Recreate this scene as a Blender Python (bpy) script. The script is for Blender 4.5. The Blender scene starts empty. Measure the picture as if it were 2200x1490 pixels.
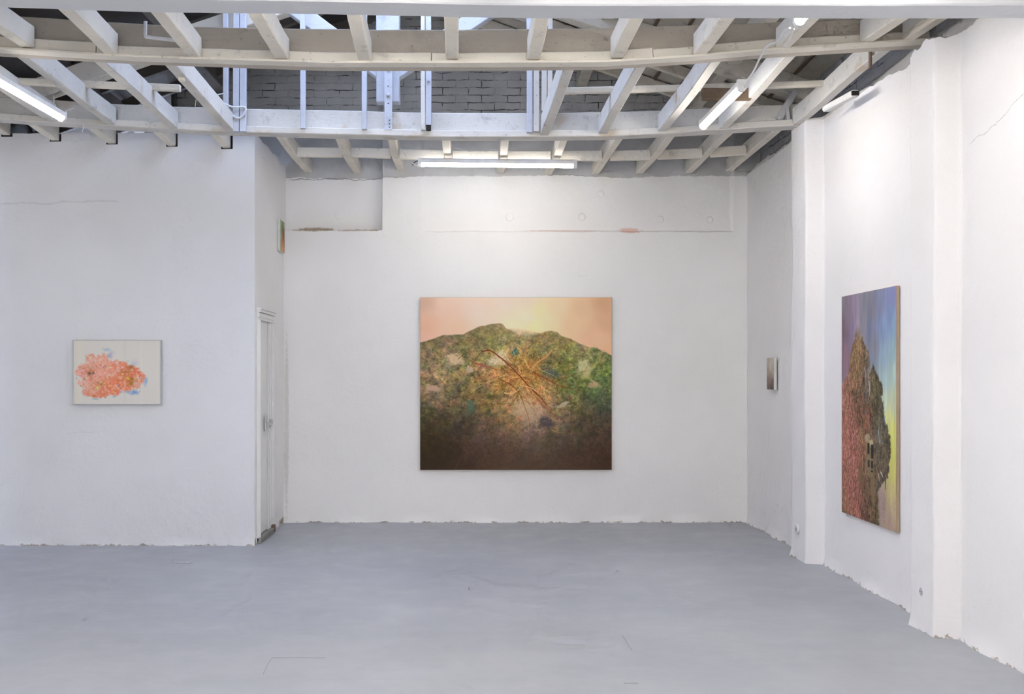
import bpy, bmesh, math, random
import numpy as np
from mathutils import Vector, Matrix

random.seed(7)
RNG = np.random.default_rng(7)
SC = bpy.context.scene
COL = SC.collection

# ------------------------------------------------------------------ camera
F, CX, CY, CH = 2200.0, 1010.0, 800.0, 1.55
cam_d = bpy.data.cameras.new('camera')
cam_d.sensor_width = 36.0
cam_d.lens = 36.0
cam_d.shift_x = (1100 - CX) / 2200.0
cam_d.shift_y = (CY - 745) / 2200.0
cam_d.clip_start = 0.05
cam = bpy.data.objects.new('camera', cam_d)
COL.objects.link(cam)
cam.location = (0, 0, CH)
cam.rotation_euler = (math.pi / 2, 0, 0)
SC.camera = cam

# ------------------------------------------------------------------ world, exposure
w = bpy.data.worlds.new('sky')
SC.world = w
w.use_nodes = True
bg = w.node_tree.nodes['Background']
bg.inputs['Color'].default_value = (0.62, 0.72, 1.0, 1)
bg.inputs['Strength'].default_value = 6.0
SC.view_settings.view_transform = 'Standard'
SC.view_settings.look = 'None'
SC.view_settings.gamma = 1.0
SC.view_settings.exposure = 0.38
try:
    SC.view_settings.use_curve_mapping = False
except Exception:
    pass
SC.cycles.use_adaptive_sampling = True
SC.cycles.adaptive_threshold = 0.10
SC.cycles.caustics_reflective = False
SC.cycles.caustics_refractive = False
SC.cycles.adaptive_min_samples = 12; SC.cycles.max_bounces = 6
SC.cycles.diffuse_bounces = 4
SC.cycles.glossy_bounces = 2
SC.cycles.use_denoising = True
pd = bpy.data.lights.new('sky_portal', 'AREA')
pd.shape = 'RECTANGLE'; pd.size = 2.7; pd.size_y = 1.9
pd.cycles.is_portal = True
po = bpy.data.objects.new('sky_portal', pd)
COL.objects.link(po)
po.location = (-0.68, 7.6, 5.75)
TUBE_STRENGTH = 50.0
TUBE_COLOR = (1.0, 0.955, 0.90)

def px(x, y, Y):
    """a point of the place at distance Y seen at photo position x, y"""
    return Vector(((x - CX) * Y / F, Y, CH + (CY - y) * Y / F))

# added fill light before the closed rear wall, behind the viewer
dl = bpy.data.lights.new('rear_fill_light', 'AREA')
dl.shape = 'RECTANGLE'; dl.size = 3.8; dl.size_y = 2.4; dl.energy = 130.0; dl.color = (1.0, 0.965, 0.93)
dlo = bpy.data.objects.new('rear_fill_light', dl); COL.objects.link(dlo)
dlo.location = (-1.6, -2.56, 1.6); dlo.rotation_euler = (math.radians(90), 0, 0)

# ------------------------------------------------------------------ materials
def s2l(c):
    out = []
    for v in c:
        v = v / 255.0
        out.append(v / 12.92 if v <= 0.04045 else ((v + 0.055) / 1.055) ** 2.4)
    return tuple(out)

def alb(c, k=1.0):
    return tuple(min(0.92, v * k) for v in s2l(c)) + (1.0,)

class NT:
    def __init__(s, name, rough=0.8, spec=0.3):
        s.m = bpy.data.materials.new(name); s.m.use_nodes = True
        s.t = s.m.node_tree; s.b = s.t.nodes['Principled BSDF']
        s.b.inputs['Roughness'].default_value = rough
        s.b.inputs['Specular IOR Level'].default_value = spec
    def n(s, typ, **kw):
        nd = s.t.nodes.new(typ)
        for k, v in kw.items():
            if k in nd.inputs: s.put(nd.inputs[k], v)
            else: setattr(nd, k, v)
        return nd
    def put(s, sock, v):
        if hasattr(v, 'is_linked') or isinstance(v, bpy.types.NodeSocket): s.t.links.new(v, sock)
        else: sock.default_value = v
    def math(s, op, a, b=0.0, c=0.0, clamp=False):
        nd = s.t.nodes.new('ShaderNodeMath'); nd.operation = op; nd.use_clamp = clamp
        s.put(nd.inputs[0], a); s.put(nd.inputs[1], b)
        if op in ('MULTIPLY_ADD', 'SMOOTH_MIN', 'COMPARE'): s.put(nd.inputs[2], c)
        return nd.outputs[0]
    def ramp(s, v, lo, hi, a=0.0, b=1.0):
        nd = s.t.nodes.new('ShaderNodeMapRange'); nd.clamp = True
        nd.interpolation_type = 'SMOOTHSTEP'
        s.put(nd.inputs['Value'], v)
        nd.inputs['From Min'].default_value = lo; nd.inputs['From Max'].default_value = hi
        nd.inputs['To Min'].default_value = a; nd.inputs['To Max'].default_value = b
        return nd.outputs[0]
    def noise(s, vec, scale, detail=4, rough=0.55, dist=0.0):
        nd = s.t.nodes.new('ShaderNodeTexNoise')
        s.put(nd.inputs['Vector'], vec)
        nd.inputs['Scale'].default_value = scale; nd.inputs['Detail'].default_value = detail
        nd.inputs['Roughness'].default_value = rough; nd.inputs['Distortion'].default_value = dist
        return nd.outputs['Fac']
    def mix(s, f, a, b):
        nd = s.t.nodes.new('ShaderNodeMix'); nd.data_type = 'RGBA'
        s.put(nd.inputs[0], f); s.put(nd.inputs[6], a); s.put(nd.inputs[7], b)
        return nd.outputs[2]
    def scalev(s, vec, v):
        nd = s.t.nodes.new('ShaderNodeVectorMath'); nd.operation = 'MULTIPLY'
        s.put(nd.inputs[0], vec); nd.inputs[1].default_value = v
        return nd.outputs[0]
    def bump(s, h, strength, dist=0.01, prev=None):
        nd = s.t.nodes.new('ShaderNodeBump')
        nd.inputs['Strength'].default_value = strength; nd.inputs['Distance'].default_value = dist
        s.put(nd.inputs['Height'], h)
        if prev is not None: s.put(nd.inputs['Normal'], prev)
        return nd.outputs[0]
    def sep(s, v):
        nd = s.t.nodes.new('ShaderNodeSeparateXYZ'); s.put(nd.inputs[0], v)
        return nd.outputs
    def color(s, c): s.put(s.b.inputs['Base Color'], c)
    def normal(s, n): s.put(s.b.inputs['Normal'], n)

def pos(nt): return nt.n('ShaderNodeNewGeometry').outputs['Position']
def objco(nt):
    o = nt.n('ShaderNodeTexCoord').outputs['Object']
    r = nt.n('ShaderNodeObjectInfo').outputs['Random']
    v = nt.t.nodes.new('ShaderNodeVectorMath'); v.operation = 'ADD'
    nt.put(v.inputs[0], o)
    cb = nt.n('ShaderNodeCombineXYZ')
    sc = nt.math('MULTIPLY', r, 37.0)
    for i in range(3): nt.put(cb.inputs[i], sc)
    nt.put(v.inputs[1], cb.outputs[0])
    return v.outputs[0]

def mat_plaster(name, white=(0.80, 0.80, 0.80), grey_from=None, axis=0, cracks=(), brick_from=None, rough_top=0.05, lumps=0.35, stains=()):
    nt = NT(name, 0.75, 0.25)
    P = pos(nt); X, Y, Z = nt.sep(P)
    A = X if axis == 0 else Y
    big = nt.noise(P, 0.9, 3)
    c = nt.mix(nt.ramp(big, 0.3, 0.7), tuple(v * 0.965 for v in white) + (1,), tuple(min(1, v * 1.02) for v in white) + (1,))
    fine = nt.noise(P, 24, 5, 0.6)
    # small scuffs and knocks
    sc_ = nt.math('MULTIPLY', nt.ramp(nt.noise(P, 7.5, 6, 0.7), 0.70, 0.76), 0.22)
    c = nt.mix(sc_, c, (0.55, 0.52, 0.48, 1))
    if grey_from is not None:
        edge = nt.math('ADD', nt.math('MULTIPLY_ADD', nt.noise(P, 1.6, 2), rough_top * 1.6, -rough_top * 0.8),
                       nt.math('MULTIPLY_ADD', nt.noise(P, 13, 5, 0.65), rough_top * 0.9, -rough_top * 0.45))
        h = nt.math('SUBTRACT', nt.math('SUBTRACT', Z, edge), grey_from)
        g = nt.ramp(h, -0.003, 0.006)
        gcol = nt.mix(nt.ramp(nt.noise(P, 3.5, 5), 0.35, 0.7), (0.52, 0.515, 0.505, 1), (0.62, 0.615, 0.605, 1))  # bare plaster grey, with the shade above the lamps put into it
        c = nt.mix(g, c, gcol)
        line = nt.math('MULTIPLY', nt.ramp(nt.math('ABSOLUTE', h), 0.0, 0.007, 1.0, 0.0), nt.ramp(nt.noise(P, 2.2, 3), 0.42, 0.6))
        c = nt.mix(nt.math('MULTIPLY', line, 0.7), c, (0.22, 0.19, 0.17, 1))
    for (a0, a1, z0, slope, wid, dark) in cracks:
        wob = nt.math('MULTIPLY_ADD', nt.noise(P, 5, 5, 0.6), 0.10, -0.05)
        zz = nt.math('SUBTRACT', nt.math('SUBTRACT', Z, wob), nt.math('MULTIPLY_ADD', A, slope, z0 - slope * a0))
        m = nt.ramp(nt.math('ABSOLUTE', zz), 0.0, wid, 1.0, 0.0)
        m = nt.math('MULTIPLY', m, nt.ramp(A, a0 - 0.02, a0 + 0.05)); m = nt.math('MULTIPLY', m, nt.ramp(A, a1 - 0.05, a1 + 0.02, 1.0, 0.0))
        c = nt.mix(nt.math('MULTIPLY', m, dark), c, (0.18, 0.17, 0.16, 1))
    for (a, z, ra, rz, col, amt) in stains:
        da = nt.math('DIVIDE', nt.math('SUBTRACT', A, a), ra); dz = nt.math('DIVIDE', nt.math('SUBTRACT', Z, z), rz)
        d = nt.math('ADD', nt.math('MULTIPLY', da, da), nt.math('MULTIPLY', dz, dz))
        d = nt.math('ADD', d, nt.math('MULTIPLY_ADD', nt.noise(P, 30, 4), 1.6, -0.8))
        c = nt.mix(nt.math('MULTIPLY', nt.ramp(d, 0.2, 1.0, 1.0, 0.0), amt), c, col + (1,))
    # chipped foot of the wall
    foot = nt.math('ADD', Z, nt.math('MULTIPLY_ADD', nt.noise(P, 18, 5, 0.7), 0.10, -0.05))
    fm = nt.math('MULTIPLY', nt.ramp(foot, 0.004, 0.012, 1.0, 0.0), nt.ramp(nt.noise(P, 6, 3), 0.45, 0.56))
    c = nt.mix(nt.math('MULTIPLY', fm, 0.75), c, (0.25, 0.19, 0.12, 1))
    hgt = nt.math('ADD', nt.math('MULTIPLY', nt.noise(P, 9, 5, 0.6), 1.0), nt.math('MULTIPLY', fine, 0.45))
    nrm = nt.bump(hgt, lumps, 0.02)
    if brick_from is not None:
        cb = nt.n('ShaderNodeCombineXYZ'); nt.put(cb.inputs[0], A); nt.put(cb.inputs[1], Z)
        wv = nt.t.nodes.new('ShaderNodeVectorMath'); wv.operation = 'ADD'
        nt.put(wv.inputs[0], cb.outputs[0])
        nn = nt.n('ShaderNodeTexNoise'); nt.put(nn.inputs['Vector'], P); nn.inputs['Scale'].default_value = 7
        nt.put(wv.inputs[1], nt.scalev(nn.outputs['Color'], (0.035, 0.035, 0)))
        bt = nt.n('ShaderNodeTexBrick'); nt.put(bt.inputs['Vector'], wv.outputs[0])
        bt.inputs['Scale'].default_value = 1.0; bt.inputs['Brick Width'].default_value = 0.27
        bt.inputs['Row Height'].default_value = 0.078; bt.inputs['Mortar Size'].default_value = 0.006
        bt.inputs['Mortar Smooth'].default_value = 0.5
        mort = bt.outputs['Fac']
        bm_ = nt.ramp(nt.math('ADD', Z, nt.math('MULTIPLY_ADD', nt.noise(P, 4, 3), 0.3, -0.15)), brick_from - 0.1, brick_from + 0.15)
        vis = nt.math('MULTIPLY', mort, nt.ramp(nt.noise(P, 5.5, 4, 0.65), 0.46, 0.60))
        vis = nt.math('MULTIPLY', vis, bm_)
        c = nt.mix(nt.math('MULTIPLY', vis, 0.85), c, (0.035, 0.033, 0.03, 1))
        nrm = nt.bump(nt.math('MULTIPLY', nt.math('SUBTRACT', 1.0, mort), bm_), 0.6, 0.012, nrm)
    nt.color(c); nt.normal(nrm)
    return nt.m

def mat_wood(name, base, dirt=0.35, stain=None, grain=0.5, rough=0.7):
    nt = NT(name, rough, 0.2)
    P = objco(nt)
    n1 = nt.noise(P, 2.3, 4)
    c = nt.mix(nt.ramp(n1, 0.3, 0.72), tuple(v * 0.88 for v in base) + (1,), base + (1,))
    gr = nt.noise(nt.scalev(P, (14, 14, 70)), 1.0, 4, 0.6, 0.4)
    c = nt.mix(nt.ramp(gr, 0.52, 0.78, 0.0, 0.16 * grain), c, tuple(v * 0.45 for v in base) + (1,))
    sp = nt.ramp(nt.noise(P, 34, 3, 0.6), 0.655, 0.70)
    sm = nt.ramp(nt.noise(P, 5.5, 5, 0.7), 0.56, 0.72)
    d = nt.math('ADD', nt.math('MULTIPLY', sp, dirt), nt.math('MULTIPLY', sm, dirt * 0.8), clamp=True)
    c = nt.mix(d, c, (0.13, 0.12, 0.115, 1))
    if stain:
        st = nt.ramp(nt.noise(P, 3.1, 3), 0.60, 0.68)
        c = nt.mix(nt.math('MULTIPLY', st, 0.45), c, stain + (1,))
    nt.color(c)
    nt.normal(nt.bump(nt.math('ADD', gr, nt.noise(P, 40, 4)), 0.35, 0.004))
    return nt.m

def mat_flat(name, col, rough=0.5, metal=0.0, spec=0.4, var=0.05):
    nt = NT(name, rough, spec)
    nt.b.inputs['Metallic'].default_value = metal
    P = objco(nt)
    c = nt.mix(nt.ramp(nt.noise(P, 12, 4), 0.3, 0.7), tuple(v * (1 - var * 2) for v in col) + (1,), col + (1,))
    nt.color(c)
    return nt.m

def mat_floor():
    nt = NT('grey_painted_concrete', 0.42, 0.35)
    P = pos(nt); X, Y, Z = nt.sep(P)
    a = nt.noise(P, 0.7, 4, 0.6); b = nt.noise(P, 3.5, 6, 0.65)
    c = nt.mix(nt.ramp(a, 0.3, 0.7), (0.355, 0.37, 0.405, 1), (0.41, 0.42, 0.45, 1))
    c = nt.mix(nt.ramp(b, 0.45, 0.75, 0.0, 0.35), c, (0.45, 0.46, 0.49, 1))
    # brushed streaks running across the room
    st = nt.noise(nt.scalev(P, (1.2, 9, 1)), 1.0, 5, 0.6)
    c = nt.mix(nt.ramp(st, 0.5, 0.8, 0.0, 0.25), c, (0.33, 0.34, 0.37, 1))
    sp = nt.ramp(nt.noise(P, 42, 3, 0.6), 0.75, 0.79)
    c = nt.mix(nt.math('MULTIPLY', sp, 0.5), c, (0.12, 0.12, 0.12, 1))
    sp2 = nt.ramp(nt.noise(nt.scalev(P, (1, 1, 1)), 27, 3, 0.6), 0.765, 0.79)
    c = nt.mix(nt.math('MULTIPLY', sp2, 0.35), c, (0.6, 0.6, 0.6, 1))
    nt.color(c)
    nt.put(nt.b.inputs['Roughness'], nt.ramp(b, 0.3, 0.7, 0.34, 0.52))
    nt.normal(nt.bump(nt.math('ADD', nt.noise(P, 14, 5), nt.math('MULTIPLY', nt.noise(P, 1.6, 3), 3.0)), 0.12, 0.01))
    return nt.m

def mat_emit(name, col, strength):
    m = bpy.data.materials.new(name); m.use_nodes = True
    t = m.node_tree; t.nodes.clear()
    o = t.nodes.new('ShaderNodeOutputMaterial'); e = t.nodes.new('ShaderNodeEmission')
    e.inputs[0].default_value = col + (1,); e.inputs[1].default_value = strength
    t.links.new(e.outputs[0], o.inputs[0])
    return m

def mat_pane():
    m = bpy.data.materials.new('skylight_glass'); m.use_nodes = True
    t = m.node_tree; t.nodes.clear()
    o = t.nodes.new('ShaderNodeOutputMaterial')
    a = t.nodes.new('ShaderNodeBsdfTransparent'); a.inputs[0].default_value = (0.9, 0.95, 1, 1)
    g = t.nodes.new('ShaderNodeBsdfGlossy'); g.inputs['Roughness'].default_value = 0.1
    mx = t.nodes.new('ShaderNodeMixShader'); mx.inputs[0].default_value = 0.07
    t.links.new(a.outputs[0], mx.inputs[1]); t.links.new(g.outputs[0], mx.inputs[2]); t.links.new(mx.outputs[0], o.inputs[0])
    return m

def mat_paint(name):
    nt = NT(name, 0.6, 0.2)
    at = nt.n('ShaderNodeAttribute'); at.attribute_name = 'paint'
    nt.color(at.outputs['Color'])
    tc = nt.n('ShaderNodeTexCoord').outputs['Object']
    wv = nt.noise(tc, 260, 2); nt.normal(nt.bump(wv, 0.25, 0.001))
    return nt.m

M = {}
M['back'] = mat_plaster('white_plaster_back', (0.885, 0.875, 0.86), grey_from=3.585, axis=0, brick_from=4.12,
    cracks=[(-1.9, -0.92, 3.575, 0.0, 0.008, 0.75)],
    stains=[(1.66, 3.02, 0.14, 0.035, (0.75, 0.38, 0.28), 0.6), (0.95, 3.02, 0.5, 0.012, (0.62, 0.42, 0.33), 0.5),
            (-1.62, 3.04, 0.26, 0.035, (0.38, 0.30, 0.20), 0.9), (-1.2, 3.03, 0.3, 0.02, (0.5, 0.36, 0.28), 0.8), (-1.0, 3.03, 0.08, 0.02, (0.4, 0.3, 0.2), 0.8),
            (-1.9, 1.0, 0.03, 1.1, (0.5, 0.47, 0.4), 0.35)])
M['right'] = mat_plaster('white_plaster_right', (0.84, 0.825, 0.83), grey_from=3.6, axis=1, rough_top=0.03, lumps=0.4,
    cracks=[(4.9, 5.85, 3.06, -0.23, 0.004, 0.45)])
M['rightup'] = mat_plaster('painted_brick_right', (0.50, 0.50, 0.51), axis=1, brick_from=3.7, lumps=0.6)
M['left'] = mat_plaster('white_plaster_left', (0.76, 0.77, 0.80), axis=0, lumps=0.3,
    cracks=[(-4.5, -3.15, 3.06, 0.02, 0.012, 0.18), (-3.62, -3.35, 1.0, 0.05, 0.004, 0.15)])
M['ret'] = mat_plaster('white_plaster_return', (0.885, 0.875, 0.86), axis=1, lumps=0.25,
    stains=[(10.55, 0.03, 0.25, 0.04, (0.3, 0.22, 0.12), 0.8), (9.2, 0.03, 0.05, 0.05, (0.35, 0.26, 0.15), 0.7)])
M['plain'] = mat_plaster('white_plaster_plain', (0.78, 0.78, 0.78), axis=1)
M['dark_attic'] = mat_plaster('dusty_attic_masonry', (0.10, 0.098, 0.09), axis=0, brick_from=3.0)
M['floor'] = mat_floor()
M['cream'] = mat_wood('cream_painted_timber', (0.86, 0.805, 0.70), 0.36)
M['white'] = mat_wood('white_painted_timber', (0.72, 0.695, 0.645), 0.42, stain=(0.52, 0.40, 0.28))
M['tan'] = mat_wood('shaded_tan_beam', (0.58, 0.52, 0.44), 0.32, grain=1.0)  # beam colour darkened to tan to carry its shade above the tubes
M['blue'] = mat_wood('skylit_white_timber', (0.60, 0.62, 0.68), 0.35)  # white timber with the rooflight's blue cast put into the colour
M['brown'] = mat_wood('bare_brown_timber', (0.20, 0.14, 0.095), 0.3, grain=1.6)
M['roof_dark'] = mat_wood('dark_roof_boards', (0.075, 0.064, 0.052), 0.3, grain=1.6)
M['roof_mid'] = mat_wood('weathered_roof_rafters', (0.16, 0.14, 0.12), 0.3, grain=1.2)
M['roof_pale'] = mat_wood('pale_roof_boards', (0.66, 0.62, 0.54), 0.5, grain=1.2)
M['lintel'] = mat_plaster('white_painted_lintel', (0.70, 0.71, 0.73), axis=0, lumps=0.2)
M['housing'] = mat_flat('white_enamel', (0.80, 0.80, 0.80), 0.35)
M['steel'] = mat_flat('painted_steel', (0.60, 0.60, 0.60), 0.45, 0.2)
M['chrome'] = mat_flat('satin_metal', (0.55, 0.55, 0.55), 0.3, 0.9)
M['gloss'] = mat_flat('white_gloss_paint', (0.80, 0.79, 0.77), 0.3, var=0.02)
M['plastic'] = mat_flat('white_plastic', (0.80, 0.80, 0.79), 0.4)
M['black'] = mat_flat('black_rubber', (0.02, 0.02, 0.02), 0.5)
M['dark'] = mat_flat('dark_gap', (0.03, 0.028, 0.025), 0.9)
M['threshold'] = mat_wood('grey_worn_timber', (0.30, 0.29, 0.27), 0.6, grain=1.5)
M['canvas'] = mat_flat('raw_canvas_edge', (0.42, 0.31, 0.21), 0.9)
M['canvas_white'] = mat_flat('white_canvas_edge', (0.72, 0.72, 0.68), 0.9)
M['frame'] = mat_flat('pale_grey_frame', (0.55, 0.55, 0.51), 0.4)
M['tube'] = mat_emit('lamp_glow', TUBE_COLOR, TUBE_STRENGTH)
M['tube_lintel_fill'] = mat_emit('lintel_fill_glow', TUBE_COLOR, 26.0)
M['tube_dim'] = mat_emit('dim_lamp_glow', TUBE_COLOR, 21.0)
M['tube_soft'] = mat_emit('soft_lamp_glow', TUBE_COLOR, 31.0)
M['tube_rear_fill'] = mat_emit('rear_fill_glow', TUBE_COLOR, 66.0)
M['pane'] = mat_pane()
M['paint'] = mat_paint('oil_paint')

# ------------------------------------------------------------------ object helpers
def tag(o, label=None, cat=None, group=None, kind=None):
    if label: o['label'] = label
    if cat: o['category'] = cat
    if group: o['group'] = group
    if kind: o['kind'] = kind
    return o

def link(name, me, mat, parent=None, loc=(0, 0, 0)):
    o = bpy.data.objects.new(name, me); COL.objects.link(o)
    if mat is not None and not me.materials:
        for m_ in (mat if isinstance(mat, (list, tuple)) else [mat]): me.materials.append(m_)
    if parent is not None: o.parent = parent
    o.location = loc
    return o

def mesh(name, v, f, smooth=False):
    me = bpy.data.meshes.new(name); me.from_pydata([tuple(a) for a in v], [], f); me.update()
    if smooth: me.polygons.foreach_set('use_smooth', [True] * len(me.polygons))
    return me

def empty(name, loc, **kw):
    o = bpy.data.objects.new(name, None); COL.objects.link(o); o.location = loc
    o.empty_display_size = 0.1
    return tag(o, **kw)

def bm_box(bm, x0, x1, y0, y1, z0, z1, bev=0.0):
    vs = [bm.verts.new(c) for c in ((x0, y0, z0), (x1, y0, z0), (x1, y1, z0), (x0, y1, z0), (x0, y0, z1), (x1, y0, z1), (x1, y1, z1), (x0, y1, z1))]
    fs = [bm.faces.new([vs[i] for i in q]) for q in ((3, 2, 1, 0), (4, 5, 6, 7), (0, 1, 5, 4), (1, 2, 6, 5), (2, 3, 7, 6), (3, 0, 4, 7))]
    if bev > 0:
        es = list({e for f_ in fs for e in f_.edges})
        bmesh.ops.bevel(bm, geom=es, offset=bev, segments=2, affect='EDGES', profile=0.7)

def box(name, x0, x1, y0, y1, z0, z1, mat, parent=None, bev=0.003, loc=None):
    """a bevelled box given in room coordinates; its origin sits at its own base"""
    if loc is None: loc = ((x0 + x1) / 2, (y0 + y1) / 2, z0)
    bm = bmesh.new()
    bm_box(bm, x0 - loc[0], x1 - loc[0], y0 - loc[1], y1 - loc[1], z0 - loc[2], z1 - loc[2], bev)
    me = bpy.data.meshes.new(name); bm.to_mesh(me); bm.free()
    l = Vector(loc) - (parent.matrix_world.translation if False else (Vector(parent.location) if parent is not None else Vector((0, 0, 0))))
    return link(name, me, mat, parent, l)

def rel(parent, v): return Vector(v) - (Vector(parent.location) if parent is not None else Vector((0, 0, 0)))

def sweep(name, pts, wd, ht, mat, parent=None, side=None, seg=0.14, wob=0.003, cham=0.006, seed=0, anchor='bottom', taper_end=None):
    """timber: rectangular section with worn arrises swept along a centre line (bottom centre)"""
    pts = [Vector(p) for p in pts]
    line = []
    for a, b in zip(pts, pts[1:]):
        n = max(1, int((b - a).length / seg))
        for i in range(n): line.append(a.lerp(b, i / n))
    line.append(pts[-1])
    rn = random.Random(seed * 13 + len(line) + int(pts[0].x * 97))
    ph = [rn.uniform(0, 6.28) for _ in range(4)]
    fr = [rn.uniform(1.2, 4.2) for _ in range(4)]
    o0 = pts[0].copy()
    verts, faces = [], []
    hw = wd / 2
    for i, p in enumerate(line):
        d = (line[min(i + 1, len(line) - 1)] - line[max(i - 1, 0)]).normalized()
        s_ = Vector(side).normalized() if side is not None else d.cross(Vector((0, 0, 1))).normalized()
        u = s_.cross(d).normalized()
        t = (p - o0).length
        dx = wob * math.sin(fr[0] * t + ph[0]); dz = wob * math.sin(fr[1] * t + ph[1])
        k = 1 + wob * 4 * math.sin(fr[2] * t + ph[2])
        lo, hi = (0, ht) if anchor == 'bottom' else (-ht / 2, ht / 2)
        prof = [(-hw + cham, lo), (hw - cham, lo), (hw, lo + cham), (hw, hi - cham), (hw - cham, hi), (-hw + cham, hi), (-hw, hi - cham), (-hw, lo + cham)]
        for (a, b) in prof:
            jit = rn.uniform(-1, 1) * wob * 0.35
            verts.append(p - o0 + s_ * (a * k + dx + jit) + u * (b + dz + jit))
    n = 8
    for i in range(len(line) - 1):
        for j in range(n):
            a = i * n + j; b = i * n + (j + 1) % n
            faces.append((a, b, b + n, a + n))
    faces.append(tuple(reversed(range(n)))); faces.append(tuple(range((len(line) - 1) * n, len(line) * n)))
    me = mesh(name, verts, faces)
    bm = bmesh.new(); bm.from_mesh(me); bmesh.ops.recalc_face_normals(bm, faces=bm.faces); bm.to_mesh(me); bm.free()
    return link(name, me, mat, parent, rel(parent, o0))

def catmull(pts, n=8):
    P = [Vector(p) for p in pts]; P = [P[0] * 2 - P[1]] + P + [P[-1] * 2 - P[-2]]
    out = []
    for i in range(1, len(P) - 2):
        for k in range(n):
            t = k / n
            a, b, c, d = P[i - 1], P[i], P[i + 1], P[i + 2]
            out.append(0.5 * ((2 * b) + (c - a) * t + (2 * a - 5 * b + 4 * c - d) * t * t + (3 * b - a - 3 * c + d) * t ** 3))
    out.append(P[-2])
    return out

def cable(name, pts, r, mat, parent=None, smooth=True, n=8, **kw):
    line = catmull(pts, n) if smooth else [Vector(p) for p in pts]
    o0 = line[0].copy(); verts, faces = [], []; k = 8
    prev = None
    for i, p in enumerate(line):
        d = (line[min(i + 1, len(line) - 1)] - line[max(i - 1, 0)]).normalized()
        ref = prev if prev is not None else (Vector((0, 0, 1)) if abs(d.z) < 0.9 else Vector((1, 0, 0)))
        s_ = (ref - d * ref.dot(d)).normalized(); prev = s_
        u = d.cross(s_)
        for j in range(k):
            a = 2 * math.pi * j / k
            verts.append(p - o0 + s_ * (math.cos(a) * r) + u * (math.sin(a) * r))
    for i in range(len(line) - 1):
        for j in range(k):
            a = i * k + j; b = i * k + (j + 1) % k
            faces.append((a, b, b + k, a + k))
    faces.append(tuple(reversed(range(k)))); faces.append(tuple(range((len(line) - 1) * k, len(line) * k)))
    o = link(name, mesh(name, verts, faces, True), mat, parent, rel(parent, o0))
    return tag(o, **kw)

def disc(name, c, r, depth, axis, mat, parent=None, n=24, dome=0.3):
    """low domed disc whose axis is 'x' or 'y' (towards the room = negative)"""
    verts, faces = [], []
    rings = [(r, 0), (r, depth * 0.6), (r * 0.93, depth), (r * 0.5, depth * (1 + dome * 0.3))]
    for (rr, dd) in rings:
        for j in range(n):
            a = 2 * math.pi * j / n
            if axis == 'y': verts.append((rr * math.cos(a), -dd, rr * math.sin(a)))
            else: verts.append((-dd, rr * math.cos(a), rr * math.sin(a)))
    verts.append((0, -depth * (1 + dome * .35), 0) if axis == 'y' else (-depth * (1 + dome * .35), 0, 0))
    for i in range(len(rings) - 1):
        for j in range(n):
            a = i * n + j; b = i * n + (j + 1) % n
            faces.append((a, b, b + n, a + n))
    last = (len(rings) - 1) * n
    for j in range(n): faces.append((last + j, last + (j + 1) % n, len(verts) - 1))
    faces.append(tuple(range(n)))
    return link(name, mesh(name, verts, faces, True), mat, parent, rel(parent, c))

# smooth pseudo-noise for wall lumps
_K = [(RNG.uniform(0.6, 9, 2), RNG.uniform(0, 6.28), 1) for _ in range(26)]
def lump(u, v, amp):
    s_ = 0
    for (k, ph, a) in _K:
        f_ = math.hypot(k[0], k[1])
        s_ += math.sin(k[0] * u + ph + 1.3 * math.sin(k[1] * v * 0.7)) * math.cos(k[1] * v + ph * 2) / f_
    return s_ * amp
def rag(t, amp, f_=1.0):
    return amp * (0.45 * math.sin(7.1 * f_ * t + 1.2) + 0.3 * math.sin(19.3 * f_ * t + .4) + 0.22 * math.sin(43.7 * f_ * t + 2.1) + 0.16 * math.sin(97 * f_ * t) + 0.1 * math.sin(171 * f_ * t + 1))

def lines(a, b, step, extra=()):
    n = max(1, int(round((b - a) / step)))
    L = [a + (b - a) * i / n for i in range(n + 1)]
    L += [e for e in extra if a < e < b]
    L = sorted(L); out = [L[0]]
    for v in L[1:]:
        if v - out[-1] > 0.0015: out.append(v)
    return out

def sheet(name, U, V, fn, mat, keep=None, parent=None, kind='structure', flip=False, smooth=True):
    verts = [fn(u, v) for v in V for u in U]; nu = len(U)
    faces = []
    for j in range(len(V) - 1):
        for i in range(nu - 1):
            if keep and not keep((U[i] + U[i + 1]) / 2, (V[j] + V[j + 1]) / 2): continue
            a = j * nu + i
            q = (a, a + 1, a + 1 + nu, a + nu)
            faces.append(q[::-1] if flip else q)
    o = link(name, mesh(name, verts, faces, smooth), mat, parent)
    if kind: o['kind'] = kind
    return o

def step(x, a, w_): 
    t = min(1, max(0, (x - a) / w_ + 0.5)); return t * t * (3 - 2 * t)

# ------------------------------------------------------------------ the room shell
XL, XR, YB, YR, ZW = -4.40, 2.86, 10.6, -2.6, 3.58
XA = -1.93               # return wall beside the door
YL = 9.17                # face of the left wall
sheet('floor', lines(XL - .1, 3.1, 0.5), lines(YR, 11, 0.5), lambda u, v: (u, v, 0.0015 * math.sin(2 * u) * math.sin(1.7 * v)), M['floor'])

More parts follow.
